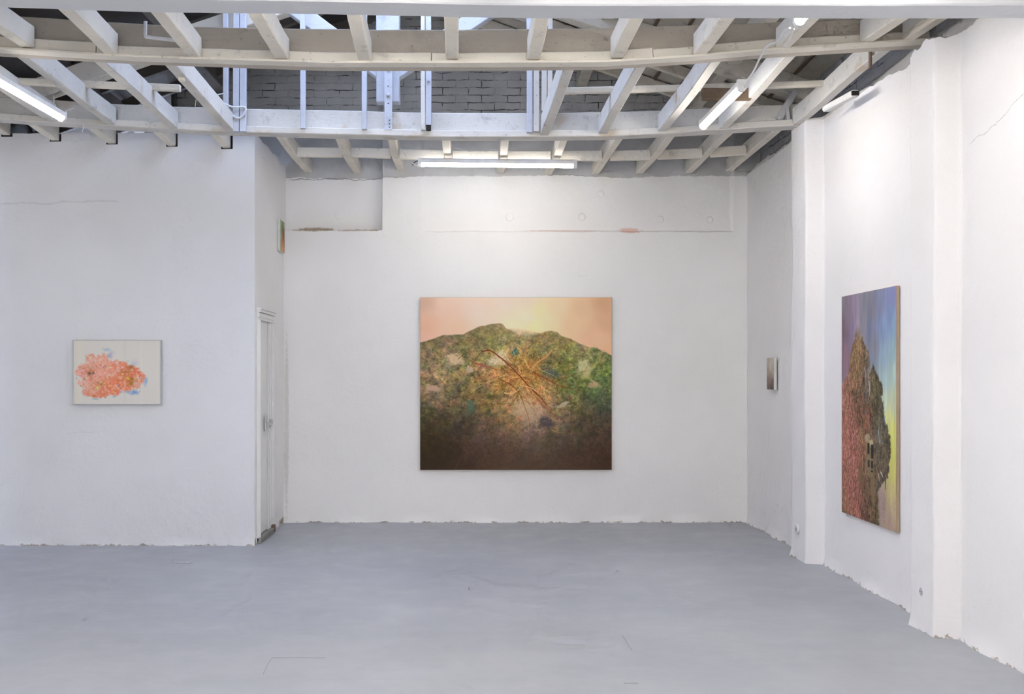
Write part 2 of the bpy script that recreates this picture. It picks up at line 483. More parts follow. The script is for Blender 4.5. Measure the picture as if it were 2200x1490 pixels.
# back wall with two sunk fields
NX0, NX1, NZ = XA - 0.01, -0.915, 3.03
SX0, SX1, SZ = -0.49, 2.712, 3.012
def back_fn(u, v):
    dep = 0.0
    nz = NZ + rag(u, 0.010, 1.6); sz = SZ + rag(u, 0.006, 1.3)
    if u < 2.9:
        dep += 0.13 * step(NX1 + rag(v, .002), u, .012) * step(v, nz, .016)
        dep += 0.028 * step(u, SX0 + rag(v, .002), .03) * step(SX1 + rag(v, .003), u, .02) * step(v, sz, .018)
    bul = lump(u, v, 0.0022)
    foot = 0.012 * max(0, 1 - v / 0.06) * (1 + math.sin(9 * u))
    return (u, YB + dep + bul - foot, v)
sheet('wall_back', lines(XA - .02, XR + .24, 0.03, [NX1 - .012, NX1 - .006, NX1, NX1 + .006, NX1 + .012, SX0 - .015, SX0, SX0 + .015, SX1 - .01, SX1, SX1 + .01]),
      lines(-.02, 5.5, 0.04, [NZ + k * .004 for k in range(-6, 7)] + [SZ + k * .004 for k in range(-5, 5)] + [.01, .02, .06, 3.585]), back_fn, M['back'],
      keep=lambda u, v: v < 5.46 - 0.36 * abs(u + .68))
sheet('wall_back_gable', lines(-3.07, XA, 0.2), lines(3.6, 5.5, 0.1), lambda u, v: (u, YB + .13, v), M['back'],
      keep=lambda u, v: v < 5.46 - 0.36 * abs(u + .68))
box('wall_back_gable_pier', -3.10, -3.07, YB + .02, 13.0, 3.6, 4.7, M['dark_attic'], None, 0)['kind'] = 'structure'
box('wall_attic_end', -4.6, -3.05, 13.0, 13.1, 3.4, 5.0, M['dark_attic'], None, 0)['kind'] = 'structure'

# right wall with two (and one unseen) pilasters
PIL = [(5.965, 6.315), (8.30, 8.70), (3.55, 3.95), (1.2, 1.6)]
def pil_off(y):
    o_ = 0
    for (a, b) in PIL: o_ = max(o_, step(y, a + rag(y, 0, 1), .05) * step(b, y, .03))
    return o_ * 0.14
def right_fn(u, v):
    # u is distance from camera, v height; the ragged head of the plaster
    top = ZW + 0.045 * step(u, 7.3, 2.0) - 0.06 * step(6.9, u, .8) + rag(u, 0.022, 0.8)
    if 5.9 < u < 6.5: top += rag(u, 0.03, 2.2)
    z = v * top / ZW
    foot = 0.014 * max(0, 1 - z / 0.07) * (1 + math.sin(8 * u))
    x = XR - pil_off(u + 0.006 * math.sin(3.1 * v)) + lump(u, v, 0.0022) - foot + .01 * math.sin(0.8 * u)
    return (x, u, z)
ed = [e + k * .008 for p in PIL for e in p for k in range(-3, 4)]
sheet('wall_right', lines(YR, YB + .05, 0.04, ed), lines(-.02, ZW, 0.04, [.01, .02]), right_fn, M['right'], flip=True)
def head_fn(u, v):
    a = right_fn(u, ZW); t = v
    return (a[0] + (3.02 - a[0]) * t, u, a[2] + 0.012 * t + (rag(u + v, .012, 2) if 0.1 < t < 0.9 else 0))
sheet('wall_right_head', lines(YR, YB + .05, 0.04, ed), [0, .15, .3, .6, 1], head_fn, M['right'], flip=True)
sheet('wall_right_brick', lines(YR, YB + .2, 0.3), lines(3.4, 4.4, 0.1), lambda u, v: (3.0 + lump(u, v, .003), u, v), M['rightup'], flip=True)

# left wall (standing forward), its pockets for the joist ends
LJ = [(-4.17, 289), (-3.73, 299.5), (-3.22, 306), (-2.68, 311.5), (-2.184, 317)]
ZT = 3.70
def pocket(u, v):
    for (x, yy) in LJ:
        zb = CH + (CY - yy) * YL / F
        if x - .045 < u < x + .058 and v > zb - .012: return True
    return False
ux = sorted([x + d for (x, _) in LJ for d in (-.045, .058)])
vz = [CH + (CY - yy) * YL / F - .012 for (_, yy) in LJ]
YLa = lambda u: YL + 0.035 * (u + 1.93) / 2.3 * -1.0
sheet('wall_left', lines(XL, XA, 0.04, ux), lines(-.02, ZT, 0.04, vz + [.01, .02]),
      lambda u, v: (u, YLa(u) + (lump(u, v, 0.0022) if u < XA - .03 else 0.0) - 0.01 * max(0, 1 - v / 0.05) * (1 + math.sin(9 * u)) * (1 if u < XA - .03 else 0), v + (rag(u, .006, 1) if v > 3.69 else 0)), M['left'],
      keep=lambda u, v: not pocket(u, v))
box('wall_left_dark_block', XL, XA - .02, 9.212, 9.6, 3.2, ZT - .004, M['dark'], None, 0)['kind'] = 'structure'  # dark block added so the joist pockets look shaded
# return wall with the door opening
DY0, DY1, DZ = 9.36, 9.84, 2.03
sheet('wall_return', lines(YL, YB + .2, 0.04, [DY0, DY1]), lines(-.02, ZT, 0.04, [DZ]),
      lambda u, v: (XA + (lump(u, v, 0.0018) if YL + .03 < u < YB - .06 else 0), u, v + (rag(u, .014, 2) if v > 3.69 else 0)), M['ret'], flip=False,
      keep=lambda u, v: not (DY0 < u < DY1 and v < DZ))
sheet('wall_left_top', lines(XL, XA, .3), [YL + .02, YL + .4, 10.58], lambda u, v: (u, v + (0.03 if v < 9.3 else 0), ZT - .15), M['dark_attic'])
# sides and rear that close the room round the camera
sheet('wall_far_left', lines(YR, YL, 0.4), lines(0, 5, 0.4), lambda u, v: (XL, u, v), M['plain'])
sheet('wall_rear', lines(XL, 3.1, 0.4), lines(0, 3.8, 0.4), lambda u, v: (u, YR, v), M['plain'], flip=True)
sheet('ceiling_front', lines(XL, 3.1, 0.5), lines(YR, 4.93, 0.5), lambda u, v: (u, v, 3.74), M['plain'], flip=True)
sheet('wall_attic_front', lines(XL, 3.1, 0.25), lines(3.72, 5.5, 0.1), lambda u, v: (u, 4.93, v), M['plain'], keep=lambda u, v: v < 5.5 - 0.36 * abs(u + .68))
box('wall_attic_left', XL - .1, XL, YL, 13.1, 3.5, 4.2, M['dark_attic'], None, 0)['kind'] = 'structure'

# roof with the rooflight over the open bay
RX0, RX1, RY0, RY1 = -1.95, 0.60, 6.75, 8.45
roof_z = lambda x: 5.42 - 0.36 * abs(x + .68)
hole = lambda u, v: RX0 < u < RX1 and RY0 < v < RY1
ceil = empty('ceiling', (0, 0, 3.6), kind='structure')
def slope_sheet(nm, x0, x1, mat):
    o = sheet(nm, lines(x0, x1, 0.2, [RX0, RX1, -.68]), lines(4.9, 13.1, 0.25, [RY0, RY1]), lambda u, v: (u, v, roof_z(u) - 3.6), mat, keep=lambda u, v: not hole(u, v), parent=ceil, kind=None, smooth=False, flip=True)
    return o
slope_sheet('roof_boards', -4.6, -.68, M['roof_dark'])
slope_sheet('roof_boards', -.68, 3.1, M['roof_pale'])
for i in range(12):
    y = 5.35 + i * 0.62
    if RY0 - .05 < y < RY1 + .05: continue
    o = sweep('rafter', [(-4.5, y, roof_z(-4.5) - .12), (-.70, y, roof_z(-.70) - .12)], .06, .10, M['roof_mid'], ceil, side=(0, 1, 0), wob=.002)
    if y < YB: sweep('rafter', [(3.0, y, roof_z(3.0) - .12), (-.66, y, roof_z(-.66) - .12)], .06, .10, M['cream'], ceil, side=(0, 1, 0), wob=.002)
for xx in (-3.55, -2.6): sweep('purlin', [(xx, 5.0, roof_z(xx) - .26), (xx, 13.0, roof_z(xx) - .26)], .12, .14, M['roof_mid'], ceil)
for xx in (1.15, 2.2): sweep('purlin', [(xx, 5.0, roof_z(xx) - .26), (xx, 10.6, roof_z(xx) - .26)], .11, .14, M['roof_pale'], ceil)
# thin boards laid up the slope on the bright side
for k in range(9):
    x0 = 0.9 + k * 0.24
    sweep('roof_batten', [(x0, 5.2, roof_z(x0) - .022), (x0, 10.55, roof_z(x0) - .022)], .03, .018, M['brown'], ceil)

# rooflight (window) above the open bay
win = empty('window_1', (-.68, 7.6, 5.0), kind='structure')
for (a, b) in ((RX0, -.68), (-.68, RX1)):
    o = link('pane', mesh('pane', [(a, RY0, roof_z(a) + .02), (b, RY0, roof_z(b) + .02), (b, RY1, roof_z(b) + .02), (a, RY1, roof_z(a) + .02)], [(0, 1, 2, 3)]), M['pane'], win, rel(win, (0, 0, 0)))
    for k in range(4):
        yy = RY0 + (RY1 - RY0) * k / 3
        sweep('glazing_bar', [(a, yy, roof_z(a) - .03), (b, yy, roof_z(b) - .03)], .04, .05, M['blue'], win, side=(0, 1, 0))

# ------------------------------------------------------------------ timbers
def P_(lst, Y): return [px(x, y, Y) for (x, y) in lst]
ORD = ['first', 'second', 'third', 'fourth', 'fifth', 'sixth', 'seventh', 'eighth', 'ninth', 'tenth', 'eleventh', 'twelfth']

# painted lintel crossing right at the top of the view
lin = [(-340, 8), (0, 17), (300, 26), (560, 30), (800, 35), (1000, 38), (1400, 41), (1700, 41), (2240, 39)]
pl = P_(lin, 5.1); pl = [p - Vector((0, .095, 0)) for p in pl]
o = sweep('lintel_beam', pl, .19, .21, M['lintel'], None, side=(0, -1, 0), wob=.002, seg=.1, cham=.008)
tag(o, 'smooth white painted beam crossing the room in front of all the joists', 'beam')

# tan beam with its ledger (first one behind the lintel)
Y1 = 6.63
b1 = empty('ceiling_beam', px(1000, 143, Y1), label='deep tan beam on a cream ledger, between the lintel and the king post truss', cat='beam', group='main ceiling beams')
led1 = [(-340, 92), (0, 114), (150, 123), (300, 131), (560, 140), (708, 145), (1000, 145), (1300, 142), (1488, 130), (1649, 117), (1860, 104), (1990, 96)]
def led_piece(x0, x1, dy, th, h_):
    xs = [x0] + [a for a, _ in led1 if x0 < a < x1] + [x1]
    sweep('ledger', [px(x, interp(led1, x) + dy, Y1) - Vector((0, .03, 0)) for x in xs], th, h_, M['cream'], b1, side=(0, -1, 0), wob=.003, seg=.12)
LEDGER_CALLS = [(-340, 212, -4, .058, .078), (214, 926.5, -4, .052, .066), (928.5, 1400, -3, .055, .072), (1401, 1990, -4, .055, .066)]
top1 = [(-340, 12), (54, 35), (220, 47), (419, 56), (590, 61), (1000, 64), (1364, 58), (1493, 54), (1860, 40), (2000, 34)]
def interp(lst, x):
    for (a, b), (c, d) in zip(lst, lst[1:]):
        if a <= x <= c: return b + (d - b) * (x - a) / (c - a)
    return lst[-1][1] if x > lst[-1][0] else lst[0][1]
for c_ in LEDGER_CALLS: led_piece(*c_)
sweep('bottom_batten', [p - Vector((0, .045, 0)) for p in P_(led1, Y1)], .10, .014, M['cream'], b1, side=(0, -1, 0), wob=.002, seg=.12, cham=.002)
def board(name, bot, top, Y, th, mat, parent, xs):
    """a deep sawn beam: bottom and top follow their own sagging lines"""
    verts, faces = [], []; o0 = px(bot[0][0], bot[0][1], Y)
    n = len(xs)
    for x in xs:
        a = px(x, interp(bot, x), Y); b = px(x, interp(top, x), Y)
        j = rag(a.x, .003, .7)
        for (yy, z) in ((0, a.z), (0, a.z + .25 * (b.z - a.z)), (0, b.z - .006 + j), (.006, b.z + j), (th, b.z + j), (th, a.z)):
            verts.append((a.x - o0.x, yy + (rag(a.x + z, .0015) if yy == 0 else 0), z - o0.z))
    k = 6
    for i in range(n - 1):
        for j in range(k):
            a = i * k + j; b = i * k + (j + 1) % k
            faces.append((a, a + k, b + k, b))
    faces.append(tuple(range(k))); faces.append(tuple(reversed(range((n - 1) * k, n * k))))
    return link(name, mesh(name, verts, faces), mat, parent, rel(parent, o0))
board('timber', [(x, y - 2) for x, y in led1], top1, Y1, .10, M['tan'], b1, list(range(-340, 1991, 40)))

# king post truss over the second line
Y2 = 8.56
tr = empty('roof_truss', px(835, 290, Y2), label='king post roof truss whose tie beam spans behind the open rooflight bay', cat='roof truss')
led2 = [(-330, 238), (0, 259), (130, 268), (260, 276), (450, 285), (708, 293), (1000, 298), (1168, 298), (1300, 296), (1488, 287), (1703, 274), (1745, 271)]
top2 = [(-330, 192), (67, 211), (201, 220), (344, 228), (526, 233), (816, 239), (927, 242), (1131, 243), (1380, 239), (1541, 231), (1673, 225), (1745, 221)]
sweep('ledger', [p - Vector((0, .035, 0)) for p in P_(led2, Y2)], .065, .055, M['white'], tr, side=(0, -1, 0), wob=.003, seg=.12)
board('tie_beam', [(x, y - 2) for x, y in led2], top2, Y2, .12, M['white'], tr, list(range(-330, 1745, 40)) + [1745])
kb = px(835, 222, 8.62)
kp = sweep('king_post', [kb, kb + Vector((0, 0, 1.07))], .196, .13, M['blue'], tr, side=(1, 0, 0), anchor='mid')
def inplane(name, a, b, h_, th, mat, par, Y):
    p, q = px(a[0], a[1], Y), px(b[0], b[1], Y)
    return sweep(name, [p, q], th, h_, mat, par, side=(0, 1, 0), anchor='mid', wob=.002)
inplane('strut', (822, 157), (560, -34), .135, .10, M['blue'], tr, 8.62)
inplane('strut', (848, 157), (1110, -18), .135, .10, M['blue'], tr, 8.62)
for s_ in (-1, 1):
    x1 = -4.35 if s_ < 0 else 2.95
    sweep('principal_rafter', [(x1, 8.64, 5.02 - .34 * abs(x1 + .68)), (-.68 + s_ * .06, 8.64, 5.02)], .13, .17, M['roof_pale'] if s_ > 0 else M['cream'], tr, side=(0, 1, 0), wob=.003)
st = box('strap', px(826, 0, 8.49).x, px(842.5, 0, 8.49).x, 8.485, 8.497, px(0, 279, 8.49).z, px(0, 60, 8.49).z, M['blue'], tr, .002)
for (x, y, r_) in ((834, 149, .014), (834, 204, .014)): disc('bolt', px(x, y, 8.484), r_, .016, 'y', M['blue'], tr, 12)
for (x, y) in ((834, 185), (834, 222), (837, 258), (837, 266), (837, 273)): disc('bolt_hole', px(x, y, 8.484), .005, .001, 'y', M['dark'], tr, 10)

# posts of the rooflight shaft standing on the truss
POSTS = [(480, 491, 252, 'thin cool white post at the end of the open bay, over the cable loop', 'blue'),
         (502, 515, 283, 'thick cool white post, outer of a touching pair by the cable loop', 'blue'),
         (516.3, 529, 283, 'thick cool white post, inner of a touching pair by the cable loop', 'blue'),
         (645.5, 656, 276.5, 'thin white post alone between the cable loop corner and king post', 'blue'),
         (778, 788.5, 278, 'thin white post just beside the king post', 'blue'),
         (904.5, 913.5, 280, 'grey-white post touching a bolted post, middle of the open bay', 'white'),
         (914.5, 926.5, 269, 'bolted cool white post with a small dark shoe, middle of open bay', 'blue'),
         (1131.5, 1143.5, 285, 'cool white corner post at end of tie beam opening', 'blue'),
         (1145.5, 1158, 283, 'post tight behind the corner post, parted by a dark crack', 'white'),
         (1163.5, 1175, 239, 'shorter post hanging above the tie beam beside the first joist', 'white'),
         (1176.5, 1187, 215, 'shortest hanging post, its foot resting against the first joist', 'white')]
for i, (x0, x1, yb, lab, mt) in enumerate(POSTS):
    Yp = 8.455
    a = px(x0, yb, Yp); b = px(x1, yb, Yp)
    top = roof_z((a.x + b.x) / 2) - .06
    c = (a + b) / 2
    o = sweep('shaft_post', [c, Vector((c.x, c.y, top))], (b - a).x, .05, M[mt], None, side=(1, 0, 0), anchor='mid', wob=.0015, cham=.003, seed=i)
    tag(o, lab, 'post', 'posts of the rooflight shaft')
    if i == 6:
        disc('bolt', px(920, 174, Yp - .027), .012, .012, 'y', M['blue'], o, 12)
        box('shoe', px(914.5, 0, Yp).x + .004, px(926.5, 0, Yp).x - .002, Yp - .02, Yp + .02, px(0, 280, Yp).z, px(0, 269, Yp).z, M['dark'], o, .001)

def joist(pts, wd, ht, mat, label, group, seed):
    o = sweep('ceiling_joist', pts, wd, ht, M[mat], None, seed=seed, wob=.004)
    return tag(o, label, 'joist', group)

# bay between lintel and tan beam
ROW1 = [(-2.83, 103), (-2.30, 117), (-1.768, 125), (-1.205, 129), (-.67, 132), (-.12, 129), (.407, 128), (.942, 125), (1.469, 117.5), (2.0, 106), (2.54, 91), (2.80, 88)]
YE = 6.565
for i, (x, yy) in enumerate(ROW1):
    z = CH + (CY - yy) * YE / F
    zn = 3.555 + 0.02 * abs(x) / 2 + (.02 if i % 2 else 0)
    lab = 'cream joist from lintel to tan beam, %s from the wall with the tall canvas' % ORD[11 - i]
    joist([(x + (.03 if i % 3 else 0), 4.98, zn), (x, YE, z)], .083 if i < 11 else .07, .14, 'cream', lab, 'joists between lintel and tan beam', i)
# far-left ones beyond the frame but next to it
# bay between the tan beam and the truss
ROW2 = [(-3.97, 250), (-3.47, 260), (-2.975, 268), (-2.46, 276), (-1.99, 283), (.617, 291), (1.10, 287), (1.60, 283), (2.10, 278), (2.71, 268)]
names2 = ['outermost beyond the lit tube', 'right above the end of the lit tube beside it', 'third of five beside the dark attic', 'fourth of five beside the dark attic', 'at the open bay edge on the dark attic side',
          'at the open bay edge on the pale attic side', 'second past the open bay on the pale side', 'third past the open bay on the pale side', 'beside the brown block and the sloping lit tube', 'hugging the wall with the tall canvas']
for i, (x, yy) in enumerate(ROW2):
    ye = 8.49; z = CH + (CY - yy) * ye / F
    x0 = x + (.04 if i > 4 and i < 9 else -.01)
    if i == 9: x0 = 2.77
    zn = px(0, interp(led1, CX + x0 * F / Y1), Y1).z + .035
    joist([(x0, 6.74, zn), (x, ye, z)], .074, .145, 'white', 'white joist behind the tan beam, ' + names2[i], 'joists between tan beam and truss', 30 + i)
# bay between the truss and the far walls
for i, (x, yy) in enumerate(LJ):
    z = CH + (CY - yy) * YL / F
    joist([(x, 8.69, z + .02), (x, 9.205, z)], .075, .14, 'cream', 'short joist entering the wall above the flower picture, %s from the corner' % ORD[4 - i], 'joists into the wall over the flower picture', 50 + i)
ROW3 = [(-1.696, 365, 10.6), (-1.18, 368, 10.6), (-.72, 363, 10.58), (-.21, 340, 9.86), (.31, 371, 10.56), (.81, 374, 10.56), (1.30, 373, 10.6), (1.76, 373, 10.6), (2.26, 371, 10.58), (2.68, 368, 10.58)]
for i, (x, yy, ye) in enumerate(ROW3):
    z = CH + (CY - yy) * ye / F
    mid = Vector((x + .01, 9.7, (3.56 + z) / 2 + (.0 if i < 6 else .035)))
    zl = px(0, interp(led2, CX + x * F / Y2), Y2).z + .045
    mid.z = (zl + z) / 2 + (.0 if i < 6 else .02)
    pts = [(x + (.05 if i < 3 else -.01 if i < 7 else -.02), 8.69, zl), mid, (x, ye + .02, z)] if ye > 10 else [(x, 8.69, zl), (x, ye, z)]
    if i < 2: pts[-1] = (x, ye + .15, z)
    joist(pts, .072, .13, 'cream', 'cream joist above the mountain painting, %s from the tall canvas wall%s' % (ORD[9 - i], ', cut short' if i == 3 else ''), 'joists over the large painting', 60 + i)
# noggins between those joists
nog = [(640, 337), (730, 338), (860, 341), (1000, 345), (1250, 345), (1400, 343), (1520, 338), (1622, 331)]
jx = [a[0] for a in ROW3]
for i in range(9):
    xa, xb = jx[i] + .042, jx[i + 1] - .042
    Yn = 9.80
    za = px(0, interp(nog, CX + xa * F / Yn), Yn).z; zb = px(0, interp(nog, CX + xb * F / Yn), Yn).z
    o = sweep('noggin', [(xa, Yn, za), (xb, Yn, zb)], .05, .092, M['cream'], None, side=(0, -1, 0), wob=.002, seed=i)
    tag(o, 'short cream crosspiece above the mountain painting, %s from tall canvas wall' % ORD[8 - i], 'crosspiece', 'crosspieces between the far joists')
# thin battens lying on the middle joists
o = sweep('ceiling_batten', P_([(-330, 168), (0, 180), (126, 185), (387, 197.5)], 7.85), .05, .05, M['cream'], None, side=(0, -1, 0), wob=.002)
tag(o, 'thin batten laid over the joists beside the dark attic', 'batten', 'battens over the middle joists')
o = sweep('ceiling_batten', P_([(1195, 203), (1372, 198), (1600, 191), (1812, 184)], 7.85), .05, .045, M['cream'], None, side=(0, -1, 0), wob=.002)
tag(o, 'thin batten laid over the joists on the pale attic side', 'batten', 'battens over the middle joists')
o = sweep('ceiling_batten', [px(1189, 204, 8.1), px(1240, 200, 8.1)], .04, .035, M['white'], None, side=(0, -1, 0))
tag(o, 'stub of batten at the edge of the open bay', 'batten', 'battens over the middle joists')
# brown block beside the sloping tube
o = sweep('noggin', [px(1508, 216, 7.7), px(1612, 216, 7.7)], .06, .085, M['brown'], None, side=(0, -1, 0))
tag(o, 'bare brown wooden block between two white joists behind the lit tube', 'crosspiece')
# hanger straps on the face of the tie beam
for (x, y0, y1, w_, lab) in ((258.5, 234, 265, .034, 'second from dark attic end'), (386, 243, 273, .036, 'nearest the cable loop'), (1281, 248, 279, .042, 'nearest the open bay on pale side'), (1409, 247, 277, .042, 'further along the pale side')):
    c = px(x, y1, 8.55)
    h = empty('joist_hanger', c, label='metal hanger strap on the tie beam, ' + lab, cat='bracket', group='hanger straps on the tie beam')
    box('strap', c.x - w_ / 2, c.x + w_ / 2, 8.545, 8.557, c.z, px(0, y0, 8.55).z, M['white'], h, .001)
    box('foot', c.x - w_ * .2, c.x + w_ * 1.3, 8.50, 8.555, c.z - .012, c.z + .016, M['steel'], h, .002)
# flat brace plates near the wall end
c = px(1672, 262, 8.50)
br = empty('brace_plate', c, label='crossed flat metal brace plates on the tie beam near the tall canvas wall', cat='bracket')
sweep('plate', [px(1672, 258, 8.53), px(1709, 195, 8.53)], .012, .055, M['steel'], br, side=(0, 1, 0), anchor='mid', wob=.0005, cham=.002)
sweep('plate', [px(1695, 264, 8.515), px(1692, 234, 8.515)], .010, .030, M['steel'], br, side=(0, 1, 0), anchor='mid', wob=.0005, cham=.002)
disc('bolt', px(1675, 253, 8.523), .014, .012, 'y', M['steel'], br, 12)
o = box('wall_block', px(1731, 0, 8.9).x, 3.0, 8.8, 8.95, px(0, 212, 8.9).z, px(0, 199, 8.9).z, M['white'], None, .008)
tag(o, 'small white block jutting from the brickwork behind the last joist', 'block')
o = box('wall_block', px(1733, 0, 8.9).x, 3.0, 8.8, 8.95, px(0, 230, 8.9).z, px(0, 214.5, 8.9).z, M['white'], None, .008)
tag(o, 'white block just under the other jutting block behind the last joist', 'block')
# little stub block hanging at the joist by the cable loop
o = sweep('stub_block', [px(391.5, 174, 7.1), px(391.5, 138, 7.1)], .04, .05, M['cream'], None, side=(1, 0, 0), anchor='mid')
tag(o, 'small stub of wood nailed to joist near the dark attic', 'block')
# dark shoe piece at the last joist
o = sweep('joist_cleat', [(2.705, 6.9, 3.60), (2.705, 6.93, 3.60)], .012, .13, M['brown'], None)
tag(o, 'thin dark cleat on the joist hugging the tall canvas wall', 'cleat')

# ------------------------------------------------------------------ lamps
def lamp(a, b, label, wd=.062, group='tube lamps', glow='tube'):
    """slim batten lamp from a to b; a, b are the ends of its underside"""
    a, b = Vector(a), Vector(b)
    L = (b - a).length; d = (b - a).normalized()
    root = empty('tube_lamp', (a + b) / 2 + Vector((0, 0, .03)), label=label, cat='lamp', group=group)
    yaw = math.atan2(d.y, d.x); root.rotation_euler = (0, -math.asin(d.z), yaw)
    prof_h = [(-wd / 2, -.004), (-wd / 2, .028), (-wd * .3, .038), (wd * .3, .038), (wd / 2, .028), (wd / 2, -.004)]
    def extr(nm, prof, x0, x1, mat, smooth=False):
        n = len(prof); v = [(x0, p[0], p[1]) for p in prof] + [(x1, p[0], p[1]) for p in prof]
        f = [(j, (j + 1) % n, (j + 1) % n + n, j + n) for j in range(n)] + [tuple(reversed(range(n))), tuple(range(n, 2 * n))]
        me = mesh(nm, v, f)
        bm = bmesh.new(); bm.from_mesh(me); bmesh.ops.recalc_face_normals(bm, faces=bm.faces); bm.to_mesh(me); bm.free()
        return link(nm, me, mat, root)
    extr('housing', prof_h, -L / 2 + .03, L / 2 - .03, M['housing'])
    r = wd / 2 - .004
    prof_d = [(r * math.cos(t), -.004 - .034 * math.sin(t)) for t in [math.pi * k / 10 for k in range(11)]]
    extr('diffuser', prof_d, -L / 2 + .035, L / 2 - .035, M[glow])
    cap = [(-wd / 2 - .002, .039), (wd / 2 + .002, .039)] + [((wd / 2 + .002) * math.cos(t), -.004 - .038 * math.sin(t)) for t in [math.pi * k / 10 for k in range(11)]]
    extr('end_cap', cap, -L / 2, -L / 2 + .033, M['housing']); extr('end_cap', cap, L / 2 - .033, L / 2, M['housing'])
    return root
lamp(px(898, 356, 9.62) , px(1239, 359, 9.62), 'lit tube lamp hanging level over the large mountain painting', wd=.058, glow='tube_soft')
lamp((1.82, 6.84, 3.44), (1.82, 8.02, 3.455), 'lit tube lamp in front of the brown block, sloping away under white joists')
lamp((-3.10, 6.50, 3.44), (-3.08, 7.74, 3.45), 'lit tube lamp near the wall with the framed flower picture', glow='tube_dim')
lamp((1.80, 4.42, 3.445), (1.80, 5.62, 3.455), 'lamp whose glowing end shows just below the lintel')
for (x, y, z) in ((-0.9, 2.3, 3.05), (0.0, 2.3, 3.05), (-.4, .3, 3.1), (-1.2, 3.85, 3.31), (.1, 3.85, 3.31)):  # extra unseen lamps, added to raise the light level
    lamp((x, y - .6, z), (x, y + .6, z), 'added fill tube above and behind the viewer, out of view', group='added fill tubes behind the viewer', glow='tube_rear_fill')
for x in (-.75, .75):  # two unseen lamps added to brighten the far half of the room
    lamp((x - .6, 5.36, 3.47), (x + .6, 5.36, 3.47), 'added fill tube behind the lintel, hidden from the front', group='added fill tubes behind the lintel', glow='tube_lintel_fill')
# an unlit plastic channel under the last joist
a = (2.70, 7.18, 3.485); b = (2.665, 7.66, 3.50)
ch = empty('plastic_channel', a, label='short white open-ended channel hung under the joist by the tall canvas wall', cat='channel')
sweep('body', [a, b], .062, .045, M['housing'], ch, wob=.0, cham=.01)
box('open_end', 2.674, 2.726, 7.172, 7.181, 3.492, 3.524, M['dark'], ch, .001)
# cables
cable('lamp_cable', [px(1600, 186, 6.83), px(1606, 172, 6.75), px(1618, 155, 6.7), px(1634, 122, 6.55), px(1650, 98, 6.42), px(1672, 88, 6.1), px(1684, 68, 5.75), px(1697, 60, 5.63)], .0065, M['plastic'], label='white twisted cable linking two lit tube lamps across the tan beam', cat='cable')
cable('thin_cable', [px(1690, 100, 5.9), px(1697, 88, 5.8), px(1701, 74, 5.72), px(1706, 62, 5.62)], .004, M['plastic'], label='thin loose cable end below the glowing lamp end at the lintel', cat='cable')
cable('corner_cable', [px(436, 192, 8.3), px(452, 205, 8.35), px(475, 218, 8.38), px(497, 229, 8.4), px(527, 231, 8.42), px(522, 248, 8.42), px(510, 253, 8.42), px(492, 243, 8.42), px(489, 236, 8.42)], .008, M['plastic'], label='white cable looped around the posts at the corner of open bay', cat='cable')
cable('thin_cable', [px(462, 208, 8.30), px(470, 203, 8.33), px(479, 201, 8.4)], .004, M['plastic'], label='short thin wire rising off the looped white cable', cat='cable')
cable('plastic_sleeve', [px(437, 189, 8.28), px(452, 199, 8.3)], .016, M['plastic'], smooth=False, label='short white plastic sleeve at the start of the looped cable', cat='cable sleeve')
cable('conduit', [px(312.5, 46, 6.55), px(312, 70, 6.55), px(313, 77, 6.55), px(320, 80, 6.55), px(378, 87, 6.55)], .012, M['housing'], n=5, label='white bent conduit on the face of the tan beam', cat='pipe')
cable('lamp_wire', [px(886, 355, 9.6), px(890, 349, 9.6), px(898, 345, 9.6), px(906, 344, 9.62)], .0045, M['black'], label='black wire curling out of the end of lamp over the painting', cat='wire')
cable('lamp_wire', [px(886, 350, 9.6), px(896, 356, 9.58), px(908, 359, 9.57), px(920, 356, 9.6)], .005, M['plastic'], label='white wire hanging under the end of lamp over the painting', cat='wire')
cable('loose_wire', [px(976, 319, 9.7), px(990, 320, 9.7), px(1012, 326, 9.72)], .004, M['plastic'], label='loose white wire on crosspiece above the lamp, nearer the black wire', cat='wire')
cable('loose_wire', [px(1048, 324, 9.7), px(1058, 321, 9.7), px(1071, 322, 9.72)], .004, M['plastic'], label='short loose white wire above the middle of lamp over painting', cat='wire')
cable('loose_wire', [px(860, 318, 9.5), px(868, 328, 9.55), px(872, 336, 9.6)], .004, M['plastic'], label='loose white wire beside the joist next to the black wire', cat='wire')
cable('hanging_wire', [px(115, 205, 7.6), px(116, 218, 7.6), px(114, 232, 7.6)], .003, M['plastic'], label='thin wire holding up the end of lamp beside the flower picture wall', cat='wire')
cable('hanging_wire', [px(116, 244, 7.7), px(135, 240, 7.8), px(160, 231, 7.9)], .003, M['plastic'], label='thin wire slanting off the lamp end towards the tie beam', cat='wire')
cable('string_end', [px(176, 262, 8.49), px(180, 270, 8.485), px(176, 284, 8.48)], .003, M['plastic'], label='frayed string end dangling from the ledger below dark attic', cat='string')
cable('string_end', [px(421, 214, 7.75), px(419, 230, 7.75)], .003, M['cream'], label='short string dangling under the joist at the open bay', cat='string')

# ------------------------------------------------------------------ door
dr = empty('door_1', (XA, (DY0 + DY1) / 2, 0.0), kind='structure')
leaf = box('door_leaf', XA - .045, XA - .008, DY0 + .02, 9.79, .06, DZ + .012, M['gloss'], dr, .003)
